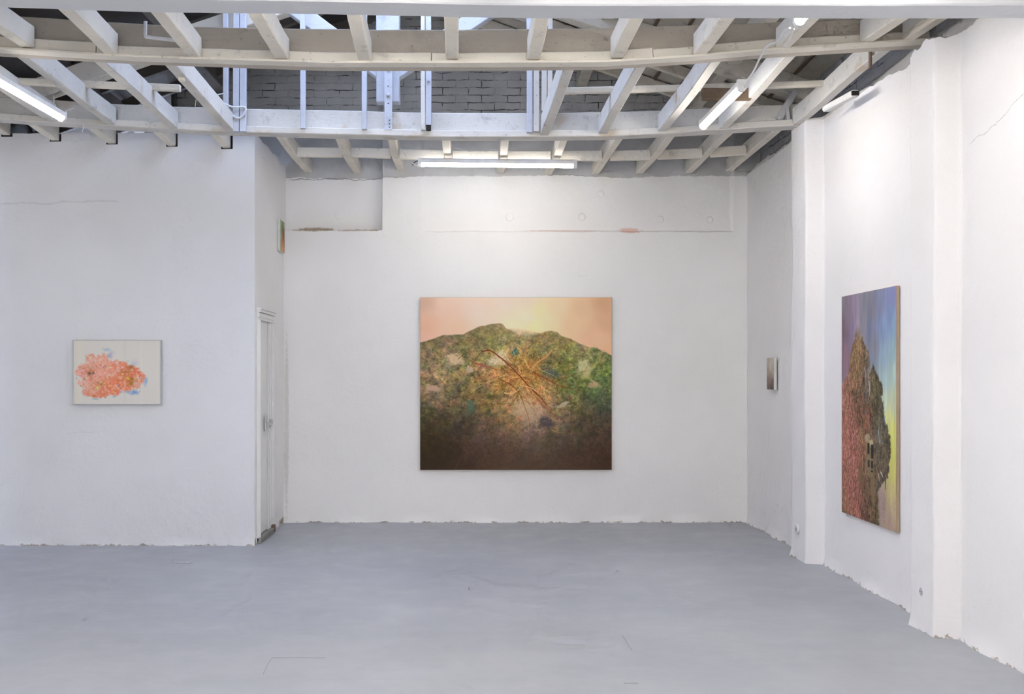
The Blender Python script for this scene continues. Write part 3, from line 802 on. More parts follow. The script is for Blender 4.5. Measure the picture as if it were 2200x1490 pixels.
# casing: moulded jambs and a stepped head
def moulding(nm, y0, y1, z0, z1, steps, vertical=True):
    bm = bmesh.new()
    for (a, b, t) in steps:
        if vertical: bm_box(bm, 0, t, y0 + (y1 - y0) * a - (y0 + y1) / 2, y0 + (y1 - y0) * b - (y0 + y1) / 2, 0, z1 - z0, .002)
        else: bm_box(bm, 0, t, -(y1 - y0) / 2 - t * .25, (y1 - y0) / 2 + t * .25, (z1 - z0) * a, (z1 - z0) * b, .002)
    me = bpy.data.meshes.new(nm); bm.to_mesh(me); bm.free()
    return link(nm, me, M['gloss'], dr, rel(dr, (XA - .004, (y0 + y1) / 2, z0)))
moulding('jamb', 9.28, 9.37, 0.02, 2.03, [(0, 1, .018), (.03, .45, .028), (.12, .3, .034)])
moulding('jamb', 9.84, 9.95, 0.15, 2.03, [(0, 1, .018), (.55, .96, .030), (.7, .9, .038)])
moulding('door_head', 9.27, 9.96, 2.03, 2.14, [(0, 1, .020), (.25, .58, .03), (.62, .985, .042), (.85, .965, .052)], False)
box('door_gap', XA - .05, XA - .03, 9.789, 9.797, .06, DZ - .02, M['dark'], dr, 0)
box('door_stop', XA - .05, XA + .006, 9.797, 9.84, .05, DZ + .012, M['gloss'], dr, .003)
box('threshold', XA - .20, XA + .035, DY0 - .08, DY1 + .04, 0.0, .055, M['threshold'], dr, .006)
box('reveal', XA - .30, XA - .05, DY0 - .05, DY1 + .05, 0.0, DZ + .05, M['gloss'], dr, 0)
hd = px(0, 908, 9.7).z
bmh = bmesh.new()
bm_box(bmh, 0, .012, -.02, .02, -.07, .07, .003)
bm_box(bmh, .012, .05, -.008, .008, -.008, .008, .002)
bm_box(bmh, .04, .056, -.008, .11, -.012, .010, .003)
me = bpy.data.meshes.new('door_handle'); bmh.to_mesh(me); bmh.free()
link('door_handle', me, M['chrome'], dr, rel(dr, (XA + .002, 9.62, hd)))
box('lock_case', XA + .004, XA + .03, 9.80, 9.86, hd - .03, hd + .03, M['chrome'], dr, .003)
# pulled-off plaster at the foot of the door
box('rubble_chip', XA - .01, XA + .03, 9.93, 10.02, 0, .07, M['brown'], dr, .012)

# ------------------------------------------------------------------ small fittings on the walls
for i, (x, y, r_, lab) in enumerate(((1291, 416, .035, 'highest'), (1250, 466, .04, 'above the edge of the mountain painting'), (1418, 471, .038, 'with a dark cross'), (1525, 472, .036, 'nearest the corner by the tiny canvas'), (1095, 466, .045, 'above the middle of the mountain painting'))):
    o = disc('plaster_disc', px(x, y, 10.632), r_, .009, 'y', M['back'], None, 28)
    tag(o, 'painted-over round plaster disc in the sunk field, ' + lab, 'wall disc', 'painted-over discs in the sunk field')
o = disc('plaster_disc', px(728, 462, 10.735), .045, .008, 'y', M['back'], None, 28)
tag(o, 'faint round disc inside the deeper recess by the door corner', 'wall disc')
c = px(1252, 585, 10.60)
o = box('blanking_plate', c.x - .045, c.x + .04, 10.585, 10.60, c.z - .035, c.z + .03, M['back'], None, .003)
tag(o, 'small square painted cover high above the mountain painting', 'cover plate')
a = px(207, 634, YL); b = px(253, 603, YL)
o = box('blanking_plate', a.x, b.x, YL + .018, YL + .032, a.z, b.z, M['left'], None, .003)
tag(o, 'oblong painted-over cover plate above the framed flower picture', 'cover plate')
def socket(x, y, Y, lab, X):
    c = px(x, y, Y); c.x = X
    s_ = empty('wall_socket', c, label=lab, cat='socket', group='round sockets on the pilasters')
    disc('plate', c, .042, .012, 'x', M['plastic'], s_, 28)
    disc('face', c - Vector((.011, 0, 0)), .024, .004, 'x', M['steel'], s_, 24)
    for dy in (-.009, .009): disc('pin_hole', c - Vector((.016, dy, 0)), .0035, .001, 'x', M['dark'], s_, 10)
    return s_
socket(1713, 1135, 8.51, 'round white socket low on the far pilaster by the corner', 2.722)
socket(1977, 1270, 6.15, 'round white socket low on the near pilaster beside the tall canvas', 2.722)
# mark scratched on the floor
cable('floor_scrap', [px(371, 1207, 8.35) , px(385, 1209, 8.32), px(400, 1209, 8.31), px(416, 1206, 8.33)], .003, M['steel'], label='short bent scrap of wire on the floor before flower picture wall', cat='wire').location.z = .006

fl = bpy.data.objects['floor']
def crack(pts):
    L = []
    for (x, y) in pts:
        Y = CH * F / (y - CY); L.append(Vector(((x - CX) * Y / F, Y, .0035)))
    cable('crack', L, .0009, M['threshold'], fl, smooth=False)
crack([(565, 1449), (574, 1430), (584, 1414), (640, 1413), (700, 1414)])
crack([(1338, 1366), (1348, 1382), (1358, 1398)])
crack([(1340, 1468), (1372, 1468)])
# ------------------------------------------------------------------ paintings
def vnoise(h, w_, cell, rng, ax=1.0, ay=1.0):
    gy, gx = int(h / (cell * ay)) + 3, int(w_ / (cell * ax)) + 3
    g = rng.random((gy, gx))
    y = np.arange(h) / (cell * ay); x = np.arange(w_) / (cell * ax)
    yi = y.astype(int); xi = x.astype(int); fy = y - yi; fx = x - xi
    fy = (fy * fy * (3 - 2 * fy))[:, None]; fx = (fx * fx * (3 - 2 * fx))[None, :]
    a = g[yi][:, xi]; b = g[yi][:, xi + 1]; c = g[yi + 1][:, xi]; d = g[yi + 1][:, xi + 1]
    return (a * (1 - fx) + b * fx) * (1 - fy) + (c * (1 - fx) + d * fx) * fy
def fbm(h, w_, cell, rng, octv=4, ax=1.0, ay=1.0):
    s_ = 0; a = 1; t = 0
    for _ in range(octv):
        s_ = s_ + a * vnoise(h, w_, max(cell, 1.2), rng, ax, ay); t += a; a *= 0.6; cell /= 2
    return s_ / t
def idw(h, w_, pts, power=3.0, warp=None):
    V, U = np.mgrid[0:h, 0:w_]; U = U / w_; V = V / h
    if warp is not None: U = U + warp[0]; V = V + warp[1]
    num = np.zeros((h, w_, 3)); den = np.zeros((h, w_))
    for (u, v, c) in pts:
        k = 1.0 / (((U - u) ** 2 + (V - v) ** 2) ** (power / 2) + 1e-5)
        num += k[..., None] * np.array(c, float); den += k
    return num / den[..., None]
def dab(img, u, v, ru, rv, col, a=1.0, soft=0.35, rng=None, rot=0.0):
    h, w_, _ = img.shape
    R = max(ru * w_, rv * h) * 1.3
    x, y = u * w_, v * h
    x0, x1, y0, y1 = int(max(0, x - R)), int(min(w_, x + R + 1)), int(max(0, y - R)), int(min(h, y + R + 1))
    if x1 <= x0 or y1 <= y0: return
    Y, X = np.mgrid[y0:y1, x0:x1]
    dx, dy = (X - x), (Y - y)
    cx, sx = math.cos(rot), math.sin(rot)
    ex = (dx * cx + dy * sx) / (ru * w_); ey = (-dx * sx + dy * cx) / (rv * h)
    d = np.sqrt(ex ** 2 + ey ** 2)
    if rng is not None: d = d + (fbm(y1 - y0, x1 - x0, 7, rng, 3) - .5) * .9
    m = np.clip((1 - d) / soft, 0, 1)[..., None] * a
    img[y0:y1, x0:x1] = img[y0:y1, x0:x1] * (1 - m) + np.array(col, float) * m
def stroke(img, pts, wpx, col, a=1.0, taper=True):
    """a painted line through u,v points, w in samples"""
    h, w_, _ = img.shape
    L = catmull([(p[0] * w_, p[1] * h, 0) for p in pts], 24)
    n = len(L)
    for i in range(n - 1):
        p, q = L[i], L[i + 1]; k = max(1, int((q - p).length * 1.3))
        for j in range(k):
            c = p.lerp(q, j / k); t = (i + j / k) / n
            r = wpx * ((1 - .65 * t) if taper else 1)
            R = int(r + 1.5); xi, yi = int(c.x), int(c.y)
            for yy in range(yi - R, yi + R + 1):
                for xx in range(xi - R, xi + R + 1):
                    if 0 <= xx < w_ and 0 <= yy < h:
                        m = min(1, max(0, r + .5 - math.hypot(xx - c.x, yy - c.y))) * a
                        if m > 0: img[yy, xx] = img[yy, xx] * (1 - m) + np.array(col, float) * m
def hairs(img, n, mask, cols, rng, length=14, curl=0.25, ang=None, a=0.6, thick=False):
    """many fine brush hairs, denser where mask is high"""
    h, w_, _ = img.shape
    y = rng.random(n) * h; x = rng.random(n) * w_
    ok = rng.random(n) < mask[np.clip(y.astype(int), 0, h - 1), np.clip(x.astype(int), 0, w_ - 1)]
    x, y = x[ok], y[ok]; n = len(x)
    if not n: return
    th = rng.random(n) * 2 * np.pi if ang is None else ang(x / w_, y / h) + rng.normal(0, .45, n)
    dth = rng.normal(0, curl, n)
    cols = np.array(cols, float); c = cols[rng.integers(0, len(cols), n)] * rng.uniform(.8, 1.15, (n, 1))
    ln = rng.uniform(.4, 1, n) * length
    for t in range(int(length)):
        live = t < ln
        xi = np.clip(x, 0, w_ - 1).astype(int); yi = np.clip(y, 0, h - 1).astype(int)
        aa = (a * (1 - t / length) ** .5)
        for (ox, oy) in ((0, 0), (1, 0)) if thick else ((0, 0),):
            X = np.clip(xi + ox, 0, w_ - 1)[live]; Y = np.clip(yi + oy, 0, h - 1)[live]
            img[Y, X] = img[Y, X] * (1 - aa) + c[live] * aa
        x = x + np.cos(th); y = y + np.sin(th); th = th + dth * .35

def painting_mesh(name, img, W_, H_, gain=1.2):
    """dense grid carrying the brushwork; x right, z up, facing -y"""
    h, w_, _ = img.shape
    img = np.clip(img / 255.0, 0, 1); lin_ = np.where(img <= .04045, img / 12.92, ((img + .055) / 1.055) ** 2.4)
    lin_ = np.clip(lin_ * gain, 0, .92)
    gx, gz = np.meshgrid(np.linspace(0, W_, w_), np.linspace(H_, 0, h))
    relief = -0.0006 * (img.mean(axis=2) - .5)
    co = np.stack([gx, relief, gz], axis=-1).reshape(-1, 3)
    nf = (w_ - 1) * (h - 1)
    idx = np.arange(h * w_).reshape(h, w_)
    q = np.stack([idx[1:, :-1], idx[1:, 1:], idx[:-1, 1:], idx[:-1, :-1]], axis=-1).reshape(-1, 4)
    me = bpy.data.meshes.new(name)
    me.vertices.add(h * w_); me.vertices.foreach_set('co', co.astype(np.float32).ravel())
    me.loops.add(nf * 4); me.loops.foreach_set('vertex_index', q.astype(np.int32).ravel())
    me.polygons.add(nf); me.polygons.foreach_set('loop_start', np.arange(0, nf * 4, 4, dtype=np.int32))
    me.update(calc_edges=True)
    at = me.color_attributes.new('paint', 'FLOAT_COLOR', 'POINT')
    rgba = np.concatenate([lin_.reshape(-1, 3), np.ones((h * w_, 1))], axis=1)
    at.data.foreach_set('color', rgba.astype(np.float32).ravel())
    me.polygons.foreach_set('use_smooth', [True] * nf)
    return me

def paint_mountain():
    r = np.random.default_rng(11); h, w_ = 500, 556
    Z = lambda x, y: ((x - 47) / 1533, (y - 67) / 1380)
    sky = [(80, 90, (208, 172, 148)), (60, 300, (224, 176, 146)), (250, 120, (228, 194, 170)), (330, 330, (234, 192, 162)), (500, 160, (236, 204, 184)), (550, 250, (236, 206, 184)),
           (730, 110, (240, 208, 188)), (900, 90, (238, 206, 182)), (900, 220, (242, 216, 182)), (1000, 170, (240, 214, 164)), (960, 300, (242, 222, 168)), (800, 290, (242, 220, 180)),
           (1130, 120, (236, 204, 166)), (1250, 280, (228, 192, 152)), (1350, 160, (220, 184, 146)), (1500, 110, (208, 164, 128)), (1540, 280, (216, 172, 136)), (1450, 400, (228, 184, 148)), (1560, 480, (230, 180, 140)), (70, 400, (228, 182, 158)), (1100, 300, (240, 210, 166))]
    img = idw(h, w_, [Z(x, y) + (c,) for x, y, c in sky], 2.6)
    img += (fbm(h, w_, 60, r, 3)[..., None] - .5) * 10
    wr = ((fbm(h, w_, 34, r, 5) - .5) * .12, (fbm(h, w_, 34, r, 5) - .5) * .12)
    land = [(60, 470, (128, 112, 104)), (150, 440, (138, 118, 112)), (260, 400, (116, 100, 72)), (400, 400, (124, 108, 82)), (480, 350, (140, 118, 102)), (560, 300, (168, 138, 110)), (680, 290, (190, 160, 116)), (620, 360, (128, 116, 72)),
            (760, 350, (158, 146, 98)), (900, 350, (190, 168, 124)), (960, 420, (106, 104, 92)), (1090, 350, (158, 134, 88)), (1030, 380, (196, 176, 136)), (1180, 420, (138, 124, 90)), (1300, 440, (146, 130, 104)), (1450, 500, (154, 136, 110)), (1550, 560, (140, 124, 98)),
            (100, 560, (104, 104, 48)), (180, 520, (116, 108, 48)), (80, 620, (156, 106, 66)), (110, 700, (86, 104, 48)), (70, 760, (82, 92, 70)), (320, 560, (216, 184, 146)), (300, 600, (204, 176, 140)), (220, 570, (92, 88, 62)), (240, 640, (168, 148, 124)),
            (350, 480, (92, 94, 70)), (480, 470, (104, 102, 50)), (560, 540, (96, 100, 42)), (420, 560, (84, 96, 40)), (440, 640, (170, 140, 116)), (340, 640, (190, 160, 132)), (400, 720, (90, 104, 40)), (210, 700, (150, 128, 110)), (150, 790, (196, 158, 128)), (230, 780, (206, 160, 118)), (300, 760, (186, 120, 84)), (130, 850, (148, 120, 104)),
            (650, 570, (214, 196, 150)), (700, 540, (220, 204, 160)), (600, 620, (200, 160, 120)), (540, 680, (132, 112, 76)), (520, 760, (104, 88, 70)), (620, 760, (150, 92, 56)), (700, 460, (112, 110, 52)), (800, 500, (60, 96, 84)), (860, 480, (110, 110, 60)), (840, 560, (176, 140, 84)),
            (760, 650, (184, 116, 42)), (850, 650, (206, 142, 64)), (930, 620, (206, 150, 82)), (900, 740, (204, 136, 54)), (800, 740, (176, 104, 36)), (960, 780, (204, 136, 66)), (1010, 860, (196, 130, 76)), (720, 760, (158, 100, 44)), (1000, 520, (150, 116, 48)), (1100, 520, (76, 84, 62)),
            (1080, 640, (78, 92, 78)), (1100, 700, (88, 92, 60)), (1150, 580, (98, 116, 50)), (1200, 540, (176, 140, 92)), (1180, 680, (124, 120, 40)), (1260, 560, (108, 104, 58)), (1350, 610, (208, 196, 138)), (1370, 680, (196, 180, 120)), (1440, 620, (84, 128, 54)), (1540, 640, (80, 90, 52)), (1520, 720, (64, 112, 42)), (1250, 760, (78, 122, 44)), (1340, 780, (88, 122, 50)), (1440, 760, (184, 150, 112)), (1480, 820, (70, 92, 84)), (1550, 800, (60, 96, 42)),
            (150, 920, (76, 78, 54)), (90, 940, (92, 80, 62)), (230, 860, (80, 80, 50)), (330, 860, (96, 92, 44)), (440, 850, (92, 98, 76)), (430, 930, (86, 100, 78)), (560, 860, (112, 88, 66)), (600, 920, (106, 94, 50)), (500, 960, (92, 84, 50)), (690, 830, (206, 166, 108)), (760, 830, (200, 170, 110)), (700, 900, (124, 110, 50)), (690, 980, (98, 98, 60)),
            (850, 920, (206, 180, 140)), (900, 900, (200, 178, 144)), (960, 970, (190, 158, 126)), (830, 980, (176, 148, 124)), (980, 940, (140, 128, 128)), (1050, 940, (188, 158, 124)), (900, 1060, (176, 116, 90)), (820, 1050, (160, 108, 88)), (1080, 1070, (88, 80, 80)), (1000, 1060, (166, 132, 112)), (940, 1120, (128, 112, 88)), (1040, 1160, (118, 118, 92)),
            (1140, 880, (140, 96, 40)), (1190, 920, (176, 164, 130)), (1250, 860, (104, 92, 62)), (1200, 1000, (78, 88, 66)), (1120, 1000, (170, 120, 76)), (1330, 940, (96, 80, 52)), (1330, 870, (96, 92, 70)), (1450, 950, (72, 68, 56)), (1540, 900, (56, 68, 66)), (1530, 1020, (100, 78, 66)),
            (610, 1040, (140, 118, 108)), (680, 1060, (124, 92, 78)), (450, 1050, (74, 64, 62)), (380, 1000, (82, 72, 54)), (250, 960, (74, 66, 52)), (100, 1040, (68, 60, 38)), (200, 1100, (62, 52, 28)), (100, 1200, (60, 50, 26)), (180, 1300, (58, 46, 28)), (80, 1400, (60, 46, 34)), (350, 1200, (62, 50, 42)), (300, 1380, (66, 50, 38)),
            (560, 1150, (92, 74, 68)), (480, 1180, (82, 66, 62)), (700, 1180, (100, 78, 60)), (800, 1230, (70, 56, 54)), (600, 1280, (84, 64, 50)), (700, 1380, (92, 70, 50)), (900, 1300, (86, 68, 48)), (980, 1200, (86, 74, 70)), (1100, 1250, (78, 62, 52)), (1250, 1150, (78, 68, 56)), (1350, 1080, (70, 66, 60)), (1400, 1200, (78, 62, 50)), (1300, 1320, (82, 62, 48)), (1500, 1300, (76, 56, 44)), (1550, 1420, (66, 48, 36)), (1100, 1400, (86, 66, 50)), (1530, 1120, (88, 68, 54)), (500, 1420, (76, 56, 42))]
    L = idw(h, w_, [Z(x, y) + (c,) for x, y, c in land], 5.5, wr)
    V, U = np.mgrid[0:h, 0:w_]; Un, Vn = U / w_, V / h
    act = np.clip(1.25 - np.abs(Vn - .48) * 2.2, .12, 1.0)
    t1 = fbm(h, w_, 9, r, 4); t2 = fbm(h, w_, 4, r, 2); t3 = fbm(h, w_, 22, r, 3)
    gm = L.mean(axis=2, keepdims=True); L = gm + (L - gm) * .98; L = 92 + (L - 92) * 1.12; L = np.clip(L, 20, 240) * (1 + (t3 - .5) * .5 * act)[..., None]
    L = L * (1 + ((t1 - .5) * .8 + (t2 - .5) * .5) * act)[..., None]
    L[..., 0] *= 1 + (t3 - .5) * .3 * act; L[..., 1] *= 1 - (fbm(h, w_, 18, r, 3) - .5) * .25 * act; L[..., 2] *= 1 + (fbm(h, w_, 26, r, 2) - .5) * .4 * act
    L *= (1 + (fbm(h, w_, 2.2, r, 1)[..., None] - .5) * .12)
    sil = [(47, 425), (120, 405), (230, 368), (390, 358), (440, 335), (520, 295), (590, 282), (640, 275), (690, 270), (712, 285), (730, 312), (800, 325), (850, 332), (900, 340), (960, 348), (1020, 352), (1045, 338), (1090, 328), (1140, 342), (1180, 375), (1240, 392), (1300, 425), (1380, 458), (1450, 466), (1500, 490), (1580, 530)]
    sx = np.array([(a - 47) / 1533 for a, b in sil]); sy = np.array([(b - 67) / 1380 for a, b in sil])
    line = np.interp(np.arange(w_) / w_, sx, sy) + (fbm(1, w_, 9, r, 3)[0] - .5) * .008
    soft = .006 + .045 * np.exp(-((np.arange(w_) / w_ - .54) / .07) ** 4)
    m = np.clip((Vn - line[None, :]) / soft[None, :] + .3, 0, 1)[..., None]
    img = img * (1 - m) + L * m
    inside = (Vn > line[None, :] + .01)
    def reg(u, v, ru, rv): return np.exp(-(((Un - u) / ru) ** 2 + ((Vn - v) / rv) ** 2)) * inside
    # local hairs follow the base colour
    L2 = img.copy()
    for (k, ln, aa) in ((0.80, 9, .30), (1.25, 9, .35), (.70, 7, .30)):
        n = 8000; y = (r.random(n) * h).astype(int); x = (r.random(n) * w_).astype(int)
        ok = inside[y, x] & (r.random(n) < act[y, x]); x, y = x[ok].astype(float), y[ok].astype(float)
        c = np.clip(img[y.astype(int), x.astype(int)] * k, 0, 250); th = r.random(len(x)) * 6.28; dt = r.normal(0, .3, len(x))
        for t in range(ln):
            xi = np.clip(x, 0, w_ - 1).astype(int); yi = np.clip(y, 0, h - 1).astype(int)
            img[yi, xi] = img[yi, xi] * (1 - aa) + c * aa
            x += np.cos(th); y += np.sin(th) * .8; th += dt
    for (x, y, rx, ry, c) in ((320, 560, .045, .035, (220, 192, 152)), (690, 545, .035, .045, (226, 210, 172)), (640, 575, .035, .022, (222, 206, 170)), (1350, 615, .035, .04, (206, 200, 150)), (1370, 670, .02, .03, (196, 182, 130)), (150, 790, .045, .025, (202, 166, 138)), (870, 930, .06, .05, (196, 170, 134)), (960, 1000, .06, .05, (186, 156, 126)), (440, 640, .02, .02, (212, 184, 158)), (1440, 760, .035, .018, (192, 160, 122)), (1190, 925, .035, .012, (190, 182, 152)), (805, 500, .018, .022, (44, 96, 92)), (1080, 660, .045, .035, (84, 98, 88)), (450, 930, .02, .04, (84, 108, 88)), (1050, 1060, .04, .03, (74, 68, 74)), (720, 1260, .0, .0, (0, 0, 0))):
        if rx > 0: u, v = Z(x, y); dab(img, u, v, rx * 1.15, ry * 1.15, c, .85, .45, r, r.uniform(-.6, .6)); dab(img, u + rx * .8, v + ry * .5, rx * .7, ry * .5, [k_ * .9 for k_ in c], .6, .6, r); dab(img, u - rx * .7, v + ry * .9, rx * .5, ry * .6, [k_ * .95 for k_ in c], .5, .6, r); hairs(img, 2600, np.exp(-(((Un - u) / (rx * 1.6)) ** 2 + ((Vn - v) / (ry * 1.6)) ** 2)), [tuple(min(250, k_ * 1.12) for k_ in c), tuple(k_ * .55 for k_ in c), (96, 92, 50)], r, 7, .4, None, .5)
    for (u, v, ru, rv, n, cols, ln) in ((.53, .47, .15, .13, 5200, [(224, 160, 78), (238, 188, 122), (196, 116, 40), (140, 78, 24), (250, 206, 150), (120, 66, 24)], 15), (.63, .58, .10, .07, 1501, [(220, 140, 80), (236, 170, 110), (170, 90, 44)], 14),
                                        (.10, .36, .09, .08, 1500, [(120, 132, 48), (70, 84, 34), (150, 150, 70)], 9), (.26, .42, .07, .10, 1500, [(96, 120, 40), (60, 84, 30), (140, 146, 60)], 9), (.74, .40, .10, .09, 2200, [(110, 140, 50), (60, 92, 40), (150, 150, 70)], 11),
                                        (.80, .52, .11, .07, 2601, [(86, 150, 48), (54, 108, 36), (120, 160, 60)], 9), (.94, .47, .07, .12, 2200, [(70, 130, 44), (44, 84, 36), (96, 130, 60)], 9), (.38, .27, .18, .07, 2200, [(150, 136, 110), (104, 96, 84), (180, 160, 130)], 8), (.22, .68, .16, .08, 1600, [(80, 90, 50), (60, 66, 40), (110, 104, 60)], 11),
                                        (.40, .63, .12, .06, 1500, [(150, 120, 50), (120, 92, 40), (170, 140, 80)], 13), (.42, .78, .18, .08, 2000, [(120, 96, 84), (66, 52, 46), (140, 112, 90)], 11), (.58, .73, .08, .06, 900, [(190, 112, 88), (120, 78, 66), (206, 160, 130)], 9), (.74, .66, .15, .07, 1300, [(140, 110, 64), (90, 86, 60)], 14), (.68, .22, .10, .05, 1000, [(176, 150, 110), (100, 92, 64)], 7)):
        hairs(img, int(n * (2.6 if n in (5200, 1501, 2601) else 1.1)), reg(u, v, ru, rv), cols, r, ln, .35, None, .55)
    low = np.clip((Vn - .66) / .3, 0, 1)[..., None]
    img *= 1 - .04 * low * inside[..., None]
    def S(pts, wd, c, a=.9, tp=True): stroke(img, [Z(*p) for p in pts], wd * .85, c, a, tp)
    for i in range(170):
        a0 = r.uniform(0, 6.28); d0 = abs(r.normal(0, .05)); u0, v0 = .53 + math.cos(a0) * d0 * 1.4, .46 + math.sin(a0) * d0 * 1.2
        a1 = a0 + r.normal(0, .35); ln = r.uniform(.04, .17); cv = r.normal(0, .35)
        p1 = (u0 + math.cos(a1) * ln * .5, v0 + math.sin(a1) * ln * .5); p2 = (p1[0] + math.cos(a1 + cv) * ln * .5, p1[1] + math.sin(a1 + cv) * ln * .5)
        c = [(232, 176, 104), (206, 130, 60), (150, 78, 36), (118, 60, 30), (240, 200, 140), (96, 92, 40), (176, 140, 60)][r.integers(0, 7)]
        stroke(img, [(u0, v0), p1, p2], r.uniform(.35, .8), c, .75)
    hairs(img, 9000, reg(.55, .47, .10, .09), [(232, 170, 84), (244, 200, 134), (180, 100, 34), (120, 66, 24)], r, 13, .5, None, .6)
    for i in range(120):
        u0, v0 = r.uniform(.02, .98), r.uniform(.28, .68); a1 = r.uniform(0, 6.28); ln = r.uniform(.03, .09)
        c = [(176, 160, 96), (130, 140, 64), (70, 60, 40), (150, 120, 80), (196, 176, 130)][r.integers(0, 5)]
        stroke(img, [(u0, v0), (u0 + math.cos(a1) * ln * .5, v0 + math.sin(a1) * ln * .5), (u0 + math.cos(a1 + .3) * ln, v0 + math.sin(a1 + .3) * ln)], .45, c, .6)
    S([(540, 500), (600, 490), (680, 540), (760, 610), (840, 690), (900, 760), (960, 820), (1010, 870), (1060, 930)], 1.9, (118, 50, 30), tp=False)
    S([(670, 540), (720, 570), (800, 650), (860, 720), (930, 790)], 1.6, (150, 70, 44))
    S([(350, 560), (400, 515), (470, 495), (540, 500)], 1.1, (96, 64, 34)); S([(540, 500), (500, 545), (460, 600), (410, 670)], 1.1, (100, 60, 38))
    S([(480, 590), (540, 610), (620, 630), (690, 655)], 2.0, (176, 76, 58)); S([(700, 730), (780, 770), (830, 820), (860, 880), (890, 960), (915, 1040), (925, 1120)], 1.4, (120, 54, 34))
    S([(830, 850), (790, 900), (740, 970), (690, 1020), (655, 1055)], 1.1, (160, 78, 40)); S([(980, 870), (1030, 930), (1090, 980), (1140, 1040)], 1.8, (176, 78, 54)); S([(1010, 780), (1000, 850), (1040, 910), (1120, 990)], 1.3, (190, 92, 62))
    S([(960, 670), (1060, 720), (1160, 770), (1260, 795), (1330, 830)], 1.5, (140, 62, 40)); S([(1100, 485), (1060, 535), (1000, 575), (940, 625)], 2.4, (206, 148, 84), tp=False)
    S([(1000, 640), (1090, 680), (1180, 725)], 1.2, (190, 184, 128)); S([(280, 670), (350, 710), (430, 750)], 1.2, (206, 172, 92)); S([(200, 570), (260, 590), (320, 615)], 1.0, (190, 176, 130)); S([(820, 440), (870, 465), (915, 490)], .9, (204, 168, 88)); S([(780, 530), (820, 490), (860, 455)], .9, (170, 176, 120)); S([(820, 550), (870, 515), (915, 490)], .9, (190, 150, 70))
    S([(1130, 740), (1230, 700), (1330, 665), (1400, 650)], 1.0, (110, 70, 38)); S([(1400, 580), (1370, 640), (1330, 690)], .8, (140, 118, 70)); S([(860, 880), (920, 910), (980, 920)], .9, (170, 90, 56)); S([(1095, 1125), (1150, 1145), (1215, 1150)], 1.0, (196, 150, 60)); S([(580, 890), (620, 905), (660, 915)], 1.0, (176, 150, 60)); S([(545, 965), (600, 950), (650, 935)], 1.2, (150, 140, 54))
    S([(1270, 970), (1340, 935), (1410, 910)], .8, (150, 128, 76)); S([(1150, 1060), (1190, 1050), (1215, 1035)], .8, (190, 130, 84)); S([(330, 1430), (360, 1370), (420, 1300)], .8, (104, 70, 50)); S([(820, 1160), (880, 1230), (930, 1300)], .8, (112, 90, 62)); S([(1360, 930), (1400, 990), (1440, 1030), (1390, 1050)], .7, (140, 84, 56)); S([(1450, 760), (1410, 720), (1360, 690)], 1.6, (196, 164, 128))
    S([(880, 560), (900, 600), (930, 640), (980, 600)], 1.6, (234, 188, 128)); S([(860, 770), (930, 790), (1000, 830), (1090, 870)], 2.0, (230, 166, 110)); S([(720, 830), (780, 835), (840, 800)], 2.0, (222, 190, 130))
    return img

